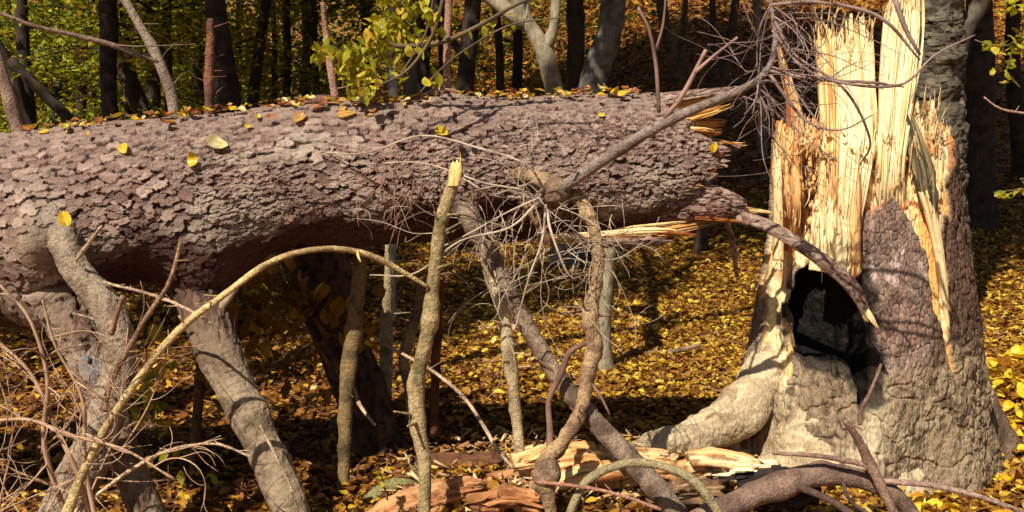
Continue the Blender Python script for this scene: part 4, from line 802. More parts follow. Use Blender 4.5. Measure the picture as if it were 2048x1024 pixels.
stick('fallen_limb', 'pale barkless limb lying on the leaves behind the middle poles', 'branch', [(884, 668, 6.2, 6), (930, 664, 6.2, 10), (980, 662, 6.2, 11), (1015, 662, 6.2, 11), (1060, 660, 6.2, 8)], srgb(200, 170, 135), srgb(150, 120, 95), 104, step=.03, stubs=2)
stick('fallen_limb', 'thin dark limb lying on leaves right of the grey tree', 'branch', [(1225, 712, 5.6, 4), (1270, 708, 5.6, 7), (1330, 706, 5.6, 6), (1400, 690, 5.6, 4)], srgb(150, 120, 95), srgb(90, 70, 55), 105, step=.03, stubs=6)
stick('dead_branch', 'thin reddish stick across the bottom middle', 'branch', [(1075, 965, 2.9, 4), (1150, 972, 2.9, 4), (1230, 988, 2.88, 4), (1320, 1020, 2.85, 4)], srgb(175, 125, 100), srgb(120, 85, 68), 106, sides=8, stubs=3)
stick('dead_branch', 'pale thin stick arching low over leaves at lower left', 'branch', [(130, 1040, 2.8, 4), (200, 985, 2.8, 4), (280, 930, 2.82, 4), (350, 898, 2.85, 3.5), (430, 888, 2.86, 3), (500, 912, 2.86, 2.5)], srgb(205, 175, 140), srgb(150, 120, 95), 107, sides=8, stubs=8)
stick('dead_branch', 'mossy green log stick lying at the bottom left of the rotten chunk', 'branch', [(690, 1040, 3.3, 16), (750, 1000, 3.34, 17), (820, 965, 3.4, 17), (850, 945, 3.45, 15)], srgb(130, 124, 78), srgb(90, 80, 54), 108)
stick('dead_branch', 'thin twig leaning by the second limb at the bottom', 'branch', [(520, 850, 3.05, 2.5), (555, 920, 3.0, 3), (585, 980, 2.98, 3.5), (600, 1050, 2.95, 4)], srgb(170, 145, 110), srgb(120, 100, 76), 109, sides=8, stubs=1)
stick('thin_branch', 'thin brown branch reaching in from the upper left edge', 'branch', [(-40, 10, 3.3, 4), (60, 50, 3.32, 4), (150, 70, 3.35, 5), (220, 88, 3.36, 5.5), (270, 108, 3.38, 5), (318, 124, 3.4, 2.5)], srgb(125, 100, 82), srgb(85, 66, 54), 110, sides=8, side_twigs=gen_twig(np.random.default_rng(1), P(232, 90, 3.36), (1, 0, -.15), .25, .003, 1, .3, .1, 3))
# dry bush lower left
rg = np.random.default_rng(33)
t = thing('dry_bush', 'tangle of dry reddish brown bare twigs at the lower left corner', 'dead bush', P(90, 1060, 2.85)); lines = []
lines += [pl([(150, 1080, 2.85, 7), (90, 900, 2.8, 6), (95, 760, 2.78, 5), (60, 640, 2.76, 4), (0, 570, 2.75, 3)]),
          pl([(200, 1080, 2.8, 6), (170, 930, 2.78, 5), (165, 800, 2.76, 4), (110, 690, 2.75, 3), (85, 600, 2.75, 2.5)]),
          pl([(-20, 670, 2.8, 3), (60, 745, 2.8, 4), (110, 850, 2.8, 5), (160, 960, 2.8, 6), (190, 1080, 2.8, 6)]),
          pl([(-20, 842, 2.75, 4), (60, 840, 2.75, 4), (140, 870, 2.75, 4), (250, 900, 2.75, 3), (350, 960, 2.75, 2)])]
for ln in list(lines):
    cc = crom(ln, 20)
    for k in range(7):
        q = cc[rg.integers(1, 19)]; gen_twig(rg, q[:3], (rg.normal(.1, .7), rg.normal(0, .4), rg.normal(.25, .55)), rg.uniform(.14, .34), .0026, 1, .8, .25, 4, lines)
for k in range(6):
    gen_twig(rg, P(rg.uniform(-20, 200), 1050, 2.85), (rg.normal(0, .5), rg.normal(0, .2), .9), rg.uniform(.3, .6), .003, 1, .6, 0, 5, lines)
twig_mesh('twigs', lines, t, srgb(196, 160, 128), srgb(140, 105, 80), 34)
# another tangle by the middle right poles at the ground
rg = np.random.default_rng(35); lines = [pl([(1100, 915, 3.10, 10), (1100, 860, 3.13, 7), (1098, 800, 3.15, 6), (1122, 748, 3.16, 7), (1138, 706, 3.17, 6), (1176, 684, 3.19, 6)]), pl([(1220, 830, 3.1, 2), (1200, 790, 3.12, 3), (1185, 770, 3.15, 3)]), pl([(1070, 715, 3.2, 2), (1110, 745, 3.2, 4)])]
twig_mesh('side_branch', lines, LOG, srgb(130, 98, 80), srgb(90, 66, 54), 36, sides=10)

# ================================================================ debris wood
def chunk(name, label, rows, seed, base, alt, group=None, flat=.6, sides=90):
    ctrl = px2ctrl(rows); V, F, K, s, t = tube(ctrl, sides, .004, .012, .004, seed, rscale=22)
    c0 = V.mean(0)
    ax = np.array(ctrl[-1][:3])-np.array(ctrl[0][:3]); L = np.linalg.norm(ax); ax /= L
    along = (V-c0)@ax; perp = V-c0-along[:, None]*ax
    V = V+perp*(.25*vnoise(np.stack([t*2.2, along*4, 0*t], 1), seed))[:, None]
    V = V+ax*(.05*vnoise(np.stack([t*3, 0*t, 0*t], 1), seed+2)*np.abs(2*s-1)**3)[:, None]
    V = V+perp/(np.linalg.norm(perp, axis=1)[:, None]+1e-6)*(.011*fbm(np.stack([t*5, along*9, 0*t], 1), 4, seed+3)+.006*fbm(np.stack([t*22, along*10, 0*t], 1), 3, seed+33)+.010*np.sign(vnoise(np.stack([t*3, along*16, 0*t], 1), seed+31)))[:, None]
    w = sst(-.4, .4, fbm(np.stack([t*9, along*14, 0*t+seed], 1), 3, seed+4))
    C = mixc(np.tile(base, (len(V), 1)), np.tile(alt, (len(V), 1)), w)
    C = mixc(C, np.tile(srgb(80, 48, 28), (len(V), 1)), sst(.2, .5, fbm(V*30, 3, seed+6))*.8)
    a = Acc(); a.add(V, F, C); a.T.append(K); o = a.build(name, M_WOODH, None, False, origin=[c0[0], c0[1], V[:, 2].min()])
    return tag(o, label, 'broken wood', group)
chunk('rotten_log_piece', 'orange brown rotten block of wood at the bottom middle left', [(740, 1060, 3.15, 25.5), (800, 1026, 3.2, 32.3), (870, 1002, 3.22, 35.7), (935, 985, 3.24, 28.9), (950, 982, 3.24, 18.7)], 201, srgb(214, 158, 106), srgb(160, 102, 62))
chunk('wood_piece', 'low rotten brown log lying in shade behind the orange block', [(830, 935, 3.7, 18), (900, 935, 3.68, 24), (980, 935, 3.66, 24), (1040, 940, 3.62, 20)], 202, srgb(120, 78, 50), srgb(72, 46, 30))
chunk('wood_piece', 'pale broken slab under the knotted branch at bottom middle', [(1050, 930, 3.32, 20.2), (1110, 920, 3.34, 28.8), (1180, 915, 3.36, 25.9), (1240, 930, 3.36, 15.8)], 203, srgb(245, 205, 140), srgb(215, 150, 85))
chunk('wood_piece', 'orange torn slab right of the bent sapling arch start', [(1180, 960, 3.26, 12.4), (1250, 950, 3.27, 19.8), (1330, 945, 3.28, 19.8), (1400, 955, 3.28, 12.4)], 204, srgb(228, 180, 120), srgb(180, 118, 70))
chunk('wood_piece', 'pale fibrous piece beneath the stump root, orange streaked', [(1380, 945, 3.28, 9.8), (1420, 930, 3.28, 25.2), (1470, 945, 3.27, 21.0), (1500, 955, 3.25, 9.8)], 205, srgb(250, 218, 160), srgb(225, 150, 85))
chunk('wood_piece', 'white broken plank with dark end just left of the stump foot', [(1440, 940, 3.22, 13.5), (1490, 938, 3.2, 16.5), (1540, 940, 3.18, 13.5)], 206, srgb(255, 240, 200), srgb(238, 200, 140))
chunk('wood_piece', 'charred dark lump at the foot of the stump', [(1500, 975, 3.15, 18), (1560, 970, 3.14, 30), (1610, 990, 3.12, 22)], 207, srgb(50, 40, 36), srgb(30, 24, 20))
chunk('wood_piece', 'orange crumbling piece along the bottom edge', [(950, 1010, 3.1, 14.4), (1020, 1000, 3.12, 20.8), (1090, 1010, 3.12, 16.0)], 208, srgb(205, 145, 90), srgb(150, 92, 54))
chunk('wood_piece', 'grey brown rotten piece behind the curved branch', [(1300, 990, 3.12, 18), (1370, 985, 3.14, 26), (1440, 985, 3.14, 18)], 209, srgb(170, 135, 95), srgb(110, 80, 54))
for k, (A, B, lb) in enumerate([
    ([(1100, 950, 3.24), (1180, 930, 3.22), (1290, 925, 3.22)], [(1100, 975, 3.2), (1190, 962, 3.2), (1280, 950, 3.2)], 'thin pale shard lying under the bent sapling arch'),
    ([(1370, 905, 3.3), (1430, 900, 3.26), (1530, 920, 3.2)], [(1385, 930, 3.24), (1440, 932, 3.2), (1520, 950, 3.16)], 'bright pale shard with torn fibres in front of the stump root'),
    ([(1210, 905, 3.4), (1270, 900, 3.38), (1350, 905, 3.36)], [(1210, 925, 3.36), (1280, 922, 3.34), (1340, 920, 3.32)], 'flat yellowish shard below the left stump root'),
    ([(1040, 900, 3.5), (1090, 890, 3.48), (1150, 885, 3.46)], [(1050, 915, 3.46), (1100, 908, 3.44), (1150, 902, 3.42)], 'small pale shard behind the knotted branch foot')]):
    V, F, C = slab(A, B, .025, .3, 40, 60, 300+k, (srgb(252, 222, 165), srgb(225, 160, 95)), ridge=.006, dirn=(0, -.4, .92), dark=srgb(120, 70, 40))
    tag(mesh_obj('wood_shard', V, F, M_WOODH, None, C, False, origin=V.mean(0)), lb, 'broken wood', 'torn shards on the ground')

rg = np.random.default_rng(67)
for k in range(34):
    px_ = rg.uniform(1040, 1540) if k < 26 else rg.uniform(780, 1040); py_ = rg.uniform(885, 990) if k < 26 else rg.uniform(950, 1015); b_ = -(py_-512)/FPX; Yg = ghit(px_, py_+10)-.03
    ln_, wd, an = rg.uniform(40, 130), rg.uniform(8, 22), rg.normal(0, .35); dx, dy = cos(an)*ln_, -sin(an)*ln_*.5; yy = rg.normal(0, .06)
    V, F, C = slab([(px_, py_-wd*.3, Yg+.02), (px_+dx*.5, py_+dy*.5-wd*.5, Yg+yy*.5+.02), (px_+dx, py_+dy-wd*.2, Yg+yy+.02)], [(px_, py_+wd*.5, Yg-.02), (px_+dx*.5, py_+dy*.5+wd*.5, Yg+yy*.5-.02), (px_+dx*.95, py_+dy+wd*.2, Yg+yy-.02)], rg.uniform(.008, .02), rg.uniform(.2, .6), 18, 30, 900+k, (srgb(250, 224, 172), srgb(216, 158, 98)) if k % 3 else (srgb(198, 142, 92), srgb(132, 82, 50)), ridge=.005, dirn=(0, -.4, .92), tone=-.1, dark=srgb(110, 68, 42))
    tag(mesh_obj('wood_shard', V, F, M_WOODH, None, C, False, origin=V.mean(0)), ('small pale torn shard among the broken wood in front of the stump root' if k % 3 else 'small brown torn shard among the broken wood in front of the stump root') if k < 26 else 'small torn shard beside the orange rotten block', 'broken wood', 'small shards strewn on the ground')
lines = []
for k in range(150):
    X_, Y_ = scatter(1, 3.6, 10, rg); X_, Y_ = float(X_[0]), float(Y_[0]); an = rg.uniform(0, pi); l = rg.uniform(.05, .3)
    p = [np.array([X_+cos(an)*l*u, Y_+sin(an)*l*u, 0]) for u in (0, .5, 1)]
    lines.append(np.array([[q[0]+rg.normal(0, .01), q[1], float(gh(q[0], q[1]))+.025+rg.uniform(0, .02), rg.uniform(.0015, .004)] for q in p]))
o = twig_mesh('ground_twigs', lines, None, srgb(150, 118, 88), srgb(95, 72, 54), 68); tag(o, 'small dead twigs scattered over the fallen leaves', 'twigs', kind='stuff')
a = Acc(); rg = np.random.default_rng(66)
for k in range(900):
    px_, py_ = rg.uniform(760, 1560), rg.uniform(880, 1030); X_ = P(px_, py_, 3.3)[0]; b_ = -(py_-512)/FPX; Y_ = ghit(px_, py_); X_ = (px_-1024)/FPX*Y_/(CP+SP*b_)
    if rg.uniform() < .5*(px_ < 1000): continue
    p = np.array([X_, Y_, float(gh(X_, Y_))+rg.uniform(.02, .06)]); l = rg.uniform(.006, .035); w = rg.uniform(.002, .008); d = rg.normal(0, 1, 3)*np.array([1, 1, .35]); d /= np.linalg.norm(d); e = np.cross(d, rg.normal(0, 1, 3)); e /= np.linalg.norm(e); f = np.cross(d, e)
    Vb = np.array([p-d*l-e*w, p-d*l*rg.uniform(.5, 1)+e*w, p+d*l+e*w*.3, p+d*l*rg.uniform(.6, 1)-e*w*.6]); Vb = np.vstack([Vb, Vb+f*w*.6])
    a.add(Vb, np.array([[0, 1, 2, 3], [7, 6, 5, 4], [0, 4, 5, 1], [1, 5, 6, 2], [2, 6, 7, 3], [3, 7, 4, 0]]), mixc(np.array([srgb(244, 212, 152)]), np.array([srgb(150, 92, 50)]), np.array([rg.uniform(0, 1)])))
tag(a.build('wood_chips', M_WOOD, None, False), 'small pale and brown wood chips strewn before the stump root', 'wood chips', kind='stuff')
# ================================================================ forest trees
def cloud(rg, n, cen, rad, simple=True, size=(.10, .16), clump=.35, tilt=.5, flat=1.):
    m = max(6, n//60); cc = rg.normal(0, 1, (m, 3)); cc /= np.linalg.norm(cc, axis=1)[:, None]; cc *= (rg.uniform(0, 1, (m, 1))**.4)
    cc = cc*np.array(rad); idx = rg.integers(0, m, n)
    pts = np.array(cen)+cc[idx]+rg.normal(0, clump, (n, 3))*np.array([1, 1, .35*flat])
    return leaves(pts, rg.uniform(*size, n), rg, tilt, .3, simple)
crowns = []
for k in range(4):
    rg_ = np.random.default_rng(400+k)
    V, F = cloud(rg_, 3600, (0, 0, 0), (2.3, 2.3, 1.6), True, (.14, .24), .34)
    a = Acc(); me = mesh_obj('crown_source', V, F, M_CANOPY, None, None, False).data
    crowns.append(me)
for o in [o for o in COL.objects if o.name.startswith('crown_source')]: bpy.data.objects.remove(o)
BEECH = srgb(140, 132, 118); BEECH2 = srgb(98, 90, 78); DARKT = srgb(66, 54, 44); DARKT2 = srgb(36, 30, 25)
def tree(label, rows, base, alt, seed, crown=True, ch=None, limbs=3, name='tree', cat='tree', forks=None, group=None, twigs=0, stem_top=8.0, mat=None, rough=.006, tk=None):
    """rows px,py,Y,rpx from the top of the frame downwards; the stem is carried on up and down to the ground"""
    rg = np.random.default_rng(seed); c = px2ctrl(rows); lo = np.array(c[-1]); d = lo[:3]-np.array(c[-2][:3])
    gz = float(gh(lo[0], lo[1]))
    if lo[2] > gz-.1:
        k = (lo[2]-gz+.15)/max(.05, -d[2]) if d[2] < 0 else 0
        foot = lo[:3]+d*min(k, 20); foot[2] = gz-.15; foot[1] = lo[1]
        mid = (lo[:3]*.3+foot*.7); mid[2] = gz+min(.25, max(.1, (lo[2]-gz)*.4))
        if lo[2]-gz > .4: c.append(list(mid)+[lo[3]*1.15])
        c.append([foot[0], foot[1], gz-.15, lo[3]*1.7])
    hi = np.array(c[0]); d2 = hi[:3]-np.array(c[1][:3]); d2 /= max(.05, d2[2]); hz = hi[2]
    c = [list(hi[:3]+np.array([d2[0]*.25*(stem_top-hz), 0, stem_top-hz]))+[hi[3]*.35], list(hi[:3]+np.array([d2[0]*.6, 0, 1.])*min(1.5, (stem_top-hz)*.4))+[hi[3]*.85]]+c if crown else c
    t = thing(name, label, cat, [c[-1][0], c[-1][1], gz], group)
    kw = dict(sides=20, step=.05); kw.update(tk or {})
    limb('trunk', c, t, base, alt, rough=rough, wob=.0, seed=seed, knots=5, mat=mat or M_TRUNK, rscale=14, world=True, **kw)
    if forks:
        for f in forks: limb('limb', f, t, base, alt, 10, .05, .004, .0, seed+1, 3, mat or M_TRUNK, 14)
    top = np.array(c[0][:3])
    if crown:
        for k in range(limbs):
            p = np.array(crom(c, 40)[rg.integers(2, 10)][:3]); an = rg.uniform(0, 2*pi)
            V, F, K, s, tt = tube([list(p)+[.04], list(p+[cos(an)*.8, sin(an)*.8, .6])+[.03], list(p+[cos(an)*1.8, sin(an)*1.8, 1.1])+[.01]], 6, .1)
            a = Acc(); a.add(V, F, limbcol(V, s, base, alt, seed)); a.T.append(K); a.build('limb', mat or M_TRUNK, t)
        cr = bpy.data.objects.new('crown', crowns[seed % 4]); COL.objects.link(cr); cr.parent = t
        cr.location = tuple(top-np.array(t['_o'])+np.array([0, 0, -.6 if ch is None else ch])); cr.rotation_euler = (0, 0, rg.uniform(0, 6)); cr.scale = (1+rg.uniform(-.1, .3),)*3
    return t
T = tree
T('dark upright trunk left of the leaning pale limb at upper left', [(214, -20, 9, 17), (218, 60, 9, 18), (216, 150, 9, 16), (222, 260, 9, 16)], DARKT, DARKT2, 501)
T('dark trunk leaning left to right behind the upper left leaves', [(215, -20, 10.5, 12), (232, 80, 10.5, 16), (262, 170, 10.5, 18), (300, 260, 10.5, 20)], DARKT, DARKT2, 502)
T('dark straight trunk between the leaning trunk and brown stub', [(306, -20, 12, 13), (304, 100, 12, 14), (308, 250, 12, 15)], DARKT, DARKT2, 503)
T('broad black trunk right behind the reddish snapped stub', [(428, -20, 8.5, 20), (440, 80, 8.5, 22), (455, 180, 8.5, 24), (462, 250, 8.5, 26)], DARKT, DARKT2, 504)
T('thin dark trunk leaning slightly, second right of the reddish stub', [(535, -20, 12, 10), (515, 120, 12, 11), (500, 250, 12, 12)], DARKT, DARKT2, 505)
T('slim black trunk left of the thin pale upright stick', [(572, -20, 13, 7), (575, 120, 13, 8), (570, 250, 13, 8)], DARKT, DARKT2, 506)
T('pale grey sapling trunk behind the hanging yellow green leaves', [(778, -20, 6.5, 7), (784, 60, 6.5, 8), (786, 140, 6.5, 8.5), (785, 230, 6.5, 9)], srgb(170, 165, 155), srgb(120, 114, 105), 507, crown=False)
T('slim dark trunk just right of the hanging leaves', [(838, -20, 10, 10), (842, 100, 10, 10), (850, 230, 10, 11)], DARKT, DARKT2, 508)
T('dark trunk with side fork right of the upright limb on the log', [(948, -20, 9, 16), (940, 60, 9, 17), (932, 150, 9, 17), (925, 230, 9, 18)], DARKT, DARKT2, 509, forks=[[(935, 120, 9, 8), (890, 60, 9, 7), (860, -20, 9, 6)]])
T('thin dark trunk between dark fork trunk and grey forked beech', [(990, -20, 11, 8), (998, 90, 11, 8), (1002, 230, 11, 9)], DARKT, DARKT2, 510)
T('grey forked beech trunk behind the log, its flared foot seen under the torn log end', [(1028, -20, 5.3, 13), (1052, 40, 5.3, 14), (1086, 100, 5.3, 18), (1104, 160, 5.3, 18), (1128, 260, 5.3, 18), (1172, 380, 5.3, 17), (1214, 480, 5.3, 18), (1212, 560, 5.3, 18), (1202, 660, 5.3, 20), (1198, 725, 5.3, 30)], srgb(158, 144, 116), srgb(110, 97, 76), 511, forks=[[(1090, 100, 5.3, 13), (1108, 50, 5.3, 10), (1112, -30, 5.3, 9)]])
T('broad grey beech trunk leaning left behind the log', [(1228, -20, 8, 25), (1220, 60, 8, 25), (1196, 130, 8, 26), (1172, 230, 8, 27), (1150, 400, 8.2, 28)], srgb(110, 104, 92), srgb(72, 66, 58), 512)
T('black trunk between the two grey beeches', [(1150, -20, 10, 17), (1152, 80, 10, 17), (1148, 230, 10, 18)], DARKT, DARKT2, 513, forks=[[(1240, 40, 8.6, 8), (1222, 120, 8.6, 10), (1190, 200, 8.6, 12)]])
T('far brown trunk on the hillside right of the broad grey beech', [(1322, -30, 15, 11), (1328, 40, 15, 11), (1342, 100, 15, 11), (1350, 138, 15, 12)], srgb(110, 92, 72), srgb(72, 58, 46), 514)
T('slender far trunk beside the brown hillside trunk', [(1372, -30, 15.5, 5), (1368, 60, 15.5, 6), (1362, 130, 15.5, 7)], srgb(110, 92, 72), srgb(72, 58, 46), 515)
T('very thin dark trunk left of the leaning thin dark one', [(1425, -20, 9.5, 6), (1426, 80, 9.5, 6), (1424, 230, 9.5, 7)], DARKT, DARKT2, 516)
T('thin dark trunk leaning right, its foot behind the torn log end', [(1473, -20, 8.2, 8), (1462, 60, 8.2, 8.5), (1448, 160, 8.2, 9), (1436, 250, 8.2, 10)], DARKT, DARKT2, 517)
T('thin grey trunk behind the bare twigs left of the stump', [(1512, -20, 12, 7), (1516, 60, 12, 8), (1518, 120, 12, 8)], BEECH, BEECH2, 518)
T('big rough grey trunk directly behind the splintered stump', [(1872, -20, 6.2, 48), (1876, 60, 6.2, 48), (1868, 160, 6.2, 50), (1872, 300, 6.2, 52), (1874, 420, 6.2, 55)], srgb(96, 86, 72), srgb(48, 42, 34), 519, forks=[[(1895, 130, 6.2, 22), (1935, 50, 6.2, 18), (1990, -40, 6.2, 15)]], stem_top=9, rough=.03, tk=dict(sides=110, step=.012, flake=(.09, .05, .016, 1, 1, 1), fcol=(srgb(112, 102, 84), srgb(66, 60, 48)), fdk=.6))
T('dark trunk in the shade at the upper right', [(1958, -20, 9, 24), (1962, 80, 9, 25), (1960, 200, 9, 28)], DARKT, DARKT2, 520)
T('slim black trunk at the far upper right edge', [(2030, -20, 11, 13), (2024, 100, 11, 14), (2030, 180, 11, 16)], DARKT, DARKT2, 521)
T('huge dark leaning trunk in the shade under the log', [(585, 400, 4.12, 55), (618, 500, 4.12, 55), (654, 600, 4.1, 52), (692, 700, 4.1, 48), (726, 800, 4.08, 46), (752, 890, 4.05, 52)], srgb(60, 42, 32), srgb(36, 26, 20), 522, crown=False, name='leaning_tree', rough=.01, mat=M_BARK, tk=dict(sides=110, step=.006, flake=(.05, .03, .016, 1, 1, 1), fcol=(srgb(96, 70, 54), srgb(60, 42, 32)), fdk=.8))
T('dark trunk left of everything at the upper left edge', [(40, -20, 9.5, 12), (48, 120, 9.5, 13), (60, 260, 9.5, 15)], DARKT, DARKT2, 524, forks=[[(60, 260, 9.5, 10), (30, 150, 9.3, 9), (-20, 60, 9.2, 8)], [(150, 250, 9, 10), (90, 190, 9, 12), (20, 120, 9, 10)]])
for k, (x, Y, lb) in enumerate([(110, 14, 'distant thin dark trunk at far upper left, left of the upright dark trunk'), (160, 17, 'faint far trunk between the two leftmost dark trunks'), (390, 15, 'distant thin trunk just left of the reddish snapped stub'),
        (610, 16, 'distant thin dark trunk left of the thin pale upright limb'), (725, 15, 'distant thin trunk hidden behind the hanging yellow green leaves'), (880, 14, 'distant dark trunk beside the upright limb with the mounded base'), (1030, 15, 'distant dark trunk left of the forked grey beech')]):
    T(lb, [(x, -20, Y, 7+k % 4), (x+6, 100, Y, 8+k % 4), (x+4-3*(k % 5), 230, Y, 9+k % 4)], DARKT, DARKT2, 530+k, group='distant thin trunks behind the log')

# low leafy understory, upper left
def bush(label, px, Y, zlo, zhi, seed, n=3400, w=1.3, mat=None, group=None, size=(.05, .09)):
    rg = np.random.default_rng(seed); X = P(px, 400, Y)[0]; gz = float(gh(X, Y))
    t = thing('understory_tree', label, 'young tree', (X, Y, gz), group)
    a = Acc(); pts = []
    ctrl = [[X, Y, gz-.1, .045], [X+rg.normal(0, .1), Y, (zlo+zhi)/2, .035], [X+rg.normal(0, .25), Y, zhi, .012]]
    V, F, K, s, tt = tube(ctrl, 8, .08, wob=.03, seed=seed); a.add(V, F, limbcol(V, s, DARKT, DARKT2, seed)); a.T.append(K); a.build('trunk', M_TRUNK, t)
    a = Acc(); C = []
    for k in range(26):
        z = rg.uniform(zlo, zhi); an = rg.uniform(0, 2*pi); p = np.array([X, Y, z]); q = p+np.array([cos(an)*w, sin(an)*w*.8, rg.uniform(-.2, .45)])*rg.uniform(.5, 1)
        m = (p+q)/2+np.array([0, 0, .12]); V, F, K, s, tt = tube([list(p)+[.014], list(m)+[.009], list(q)+[.003]], 5, .1)
        n0 = a.n; a.add(V, F, limbcol(V, s, DARKT, DARKT2, seed)); a.T.append(K+n0)
        m_ = n//26; u = rg.uniform(.15, 1.1, m_)[:, None]; C.append(p*(1-u)+q*u+rg.normal(0, 1, (m_, 3))*np.array([.20, .20, .07]))
    a.build('limbs', M_TRUNK, t)
    C = np.vstack(C); V, F = leaves(C, rg.uniform(*size, len(C)), rg, .45, .3, True); mesh_obj('crown', V, F, mat or M_UNDER, t, None, False)
G1 = 'leafy young beeches behind the left of the log'
for k, (px, Y, zl, zh) in enumerate([(-40, 11, .8, 4.4), (120, 13, .6, 4.8), (260, 10.5, 1.0, 4.6), (330, 14.5, .4, 5), (430, 12, .8, 4.8), (540, 15, .5, 5), (40, 17, .2, 6), (640, 13, .9, 5), (200, 19, .2, 6.5), (480, 19, .2, 6.5), (720, 17, .5, 6), (850, 19, .5, 6.5), (-100, 15, .2, 6), (330, 9.5, 1.7, 4)]):
    bush('young beech with yellow green leaves in the shade behind the left half of the log', px, Y, zl, zh, 600+k, group=G1, n=4200 if Y < 14 else 3600)
# far wood closing the view at the left
rg = np.random.default_rng(77); X = np.minimum(rg.uniform(-20, 3, 70000), rg.uniform(-20, 3, 70000)+4); Yy = rg.uniform(18, 27, 70000); Z = gh(X, Yy)+rg.uniform(0, 1, 70000)**1.3*6
V, F = leaves(np.stack([X, Yy, Z], 1), rng.uniform(.10, .2, 70000), rng, .5, .3, True)
tag(mesh_obj('far_wood', V, F, M_UNDER, None, None, False), 'yellow green mass of far leaves closing the view at left', 'woodland', kind='stuff')
# shading crowns over the camera side (trees outside the frame whose shade falls on the hill)
def shade_tree(bx, by, crs, seed):
    g0 = float(gh(bx, by)); t = thing('tree', 'tall beech whose spreading high crown shades the slope', 'tree', (bx, by, g0), 'tall shading beeches out of the frame')
    a = Acc(); V, F, K, ss, tt = tube([[bx, by, g0-.2, .17], [bx, by, 4, .14], [bx, by, 8.5, .05]], 10, .2); a.add(V, F, limbcol(V, ss, BEECH, BEECH2, seed)); a.T.append(K); a.build('trunk', M_TRUNK, t)
    for k, (x, y, z, sc_) in enumerate(crs):
        V, F, K, ss, tt = tube([[bx, by, max(3.2, z-1.5), .06], [(bx+x)/2, (by+y)/2, z-.1, .04], [x, y, z, .015]], 6, .2); a = Acc(); a.add(V, F, limbcol(V, ss, BEECH, BEECH2, seed)); a.T.append(K); a.build('limb', M_TRUNK, t)
        cr = bpy.data.objects.new('crown', crowns[(seed+k) % 4]); COL.objects.link(cr); cr.parent = t; cr.location = (x-bx, y-by, z-g0); cr.scale = (sc_, sc_, sc_*.8); cr.rotation_euler = (0, 0, seed+k*1.7)
def crown_for(tx, ty, h):   # crown whose shade falls on the ground at tx, ty
    g0 = float(gh(tx, ty)); k = h/-SD[2]; return (tx-SD[0]*k, ty-SD[1]*k, g0+h)
rg = np.random.default_rng(888)
targets = [(-2.2, 9.5), (-.6, 10.8), (3.3, 11), (5.6, 10), (7.5, 11), (-.5, 13.4), (2.4, 13.6), (5, 14), (9, 14), (-1.5, 16), (6.5, 18.5), (-1, 20)]
bases = [(-6.5, 4), (-8, 9), (8.5, 8), (-4.5, .5), (11, 13), (-12, 16), (-1.5, 17), (9, 19)]
asg = {}
for tx, ty in targets:
    h = rg.uniform(4.8, 7); x, y, z = crown_for(tx, ty, h); x += rg.normal(0, .3); y += rg.normal(0, .3)
    z = max(z, 1.35+.115*y+2.2)
    j = int(np.argmin([math.hypot(x-b0, y-b1) for b0, b1 in bases])); asg.setdefault(j, []).append((x, y, z, rg.uniform(.62, .85)))
for tx, ty, h, q in [(-2.4, 6.9, 4.5, .5), (-1.2, 7.6, 5, .55), (-.7, 6.7, 4.8, .38), (.5, 7.8, 5, .4), (2.1, 9.2, 5, .5), (4.2, 8.4, 5.5, .55)]:
    x, y, z = crown_for(tx, ty, h); asg.setdefault(3, []).append((x, y, z, q))
for j, cs in asg.items(): shade_tree(*bases[j], cs, 700+j)

# ================================================================ hanging leafy twigs in front
def leafy(name, label, lines, nleaf, seed, mat, size=(.030, .048), spread=.03, base=srgb(110, 92, 70), alt=srgb(80, 64, 48), droop=.9):
    rg = np.random.default_rng(seed); o0 = lines[0][0][:3]
    t = thing(name, label, 'leafy branch', o0); twig_mesh('twig', lines, t, base, alt, seed)
    pts = []
    for k in range(nleaf):
        ln = lines[rg.integers(0, len(lines))]; cc = crom(ln, 30); q = cc[rg.integers(6, 30)][:3]; pts.append(q+rg.normal(0, spread, 3)*np.array([1, 1, .8])-np.array([0, 0, .01]))
    pts = np.array(pts); V, F = leaves(pts, rg.uniform(*size, len(pts)), rg, .55, .22, False, droop=droop+rg.normal(0, .3, len(pts)))
    mesh_obj('leaves', V, F, mat, t, None, False); return t
rg = np.random.default_rng(91); L1 = [pl([(860, -60, 3.5, 4), (810, 0, 3.5, 3.5), (770, 50, 3.5, 3), (730, 95, 3.5, 2), (690, 140, 3.5, 1.5)]), pl([(830, -40, 3.5, 3), (800, 60, 3.5, 2), (780, 140, 3.5, 1.5)])]
for k in range(16):
    s0 = crom(L1[0], 20)[rg.integers(1, 19)]; gen_twig(rg, s0[:3], (rg.normal(-.25, .5), rg.normal(0, .3), rg.normal(-.35, .35)), rg.uniform(.08, .17), .0018, 0, .3, .3, 0, L1)
leafy('leafy_branch', 'hanging beech branch with bright yellow green leaves above the log', L1, 420, 92, M_GREEN, spread=.022)
L2 = [pl([(1080, -10, 3.4, 3), (1030, 10, 3.4, 4), (960, 50, 3.4, 4.5), (880, 85, 3.4, 5), (800, 92, 3.4, 5), (780, 86, 3.4, 4)]), pl([(890, -20, 3.3, 4), (865, 70, 3.3, 4), (815, 140, 3.3, 3), (760, 170, 3.3, 2)]),
      pl([(1120, 35, 3.3, 1.5), (1020, 50, 3.3, 2), (930, 100, 3.3, 2), (880, 140, 3.3, 2), (840, 185, 3.3, 1.5)]), pl([(870, -20, 3.35, 3), (850, 70, 3.35, 2.5), (800, 150, 3.35, 2)])]
leafy('leafy_branch', 'thin bare grey branch with a few yellow leaves crossing the top middle', L2, 34, 93, M_GREEN, spread=.02)
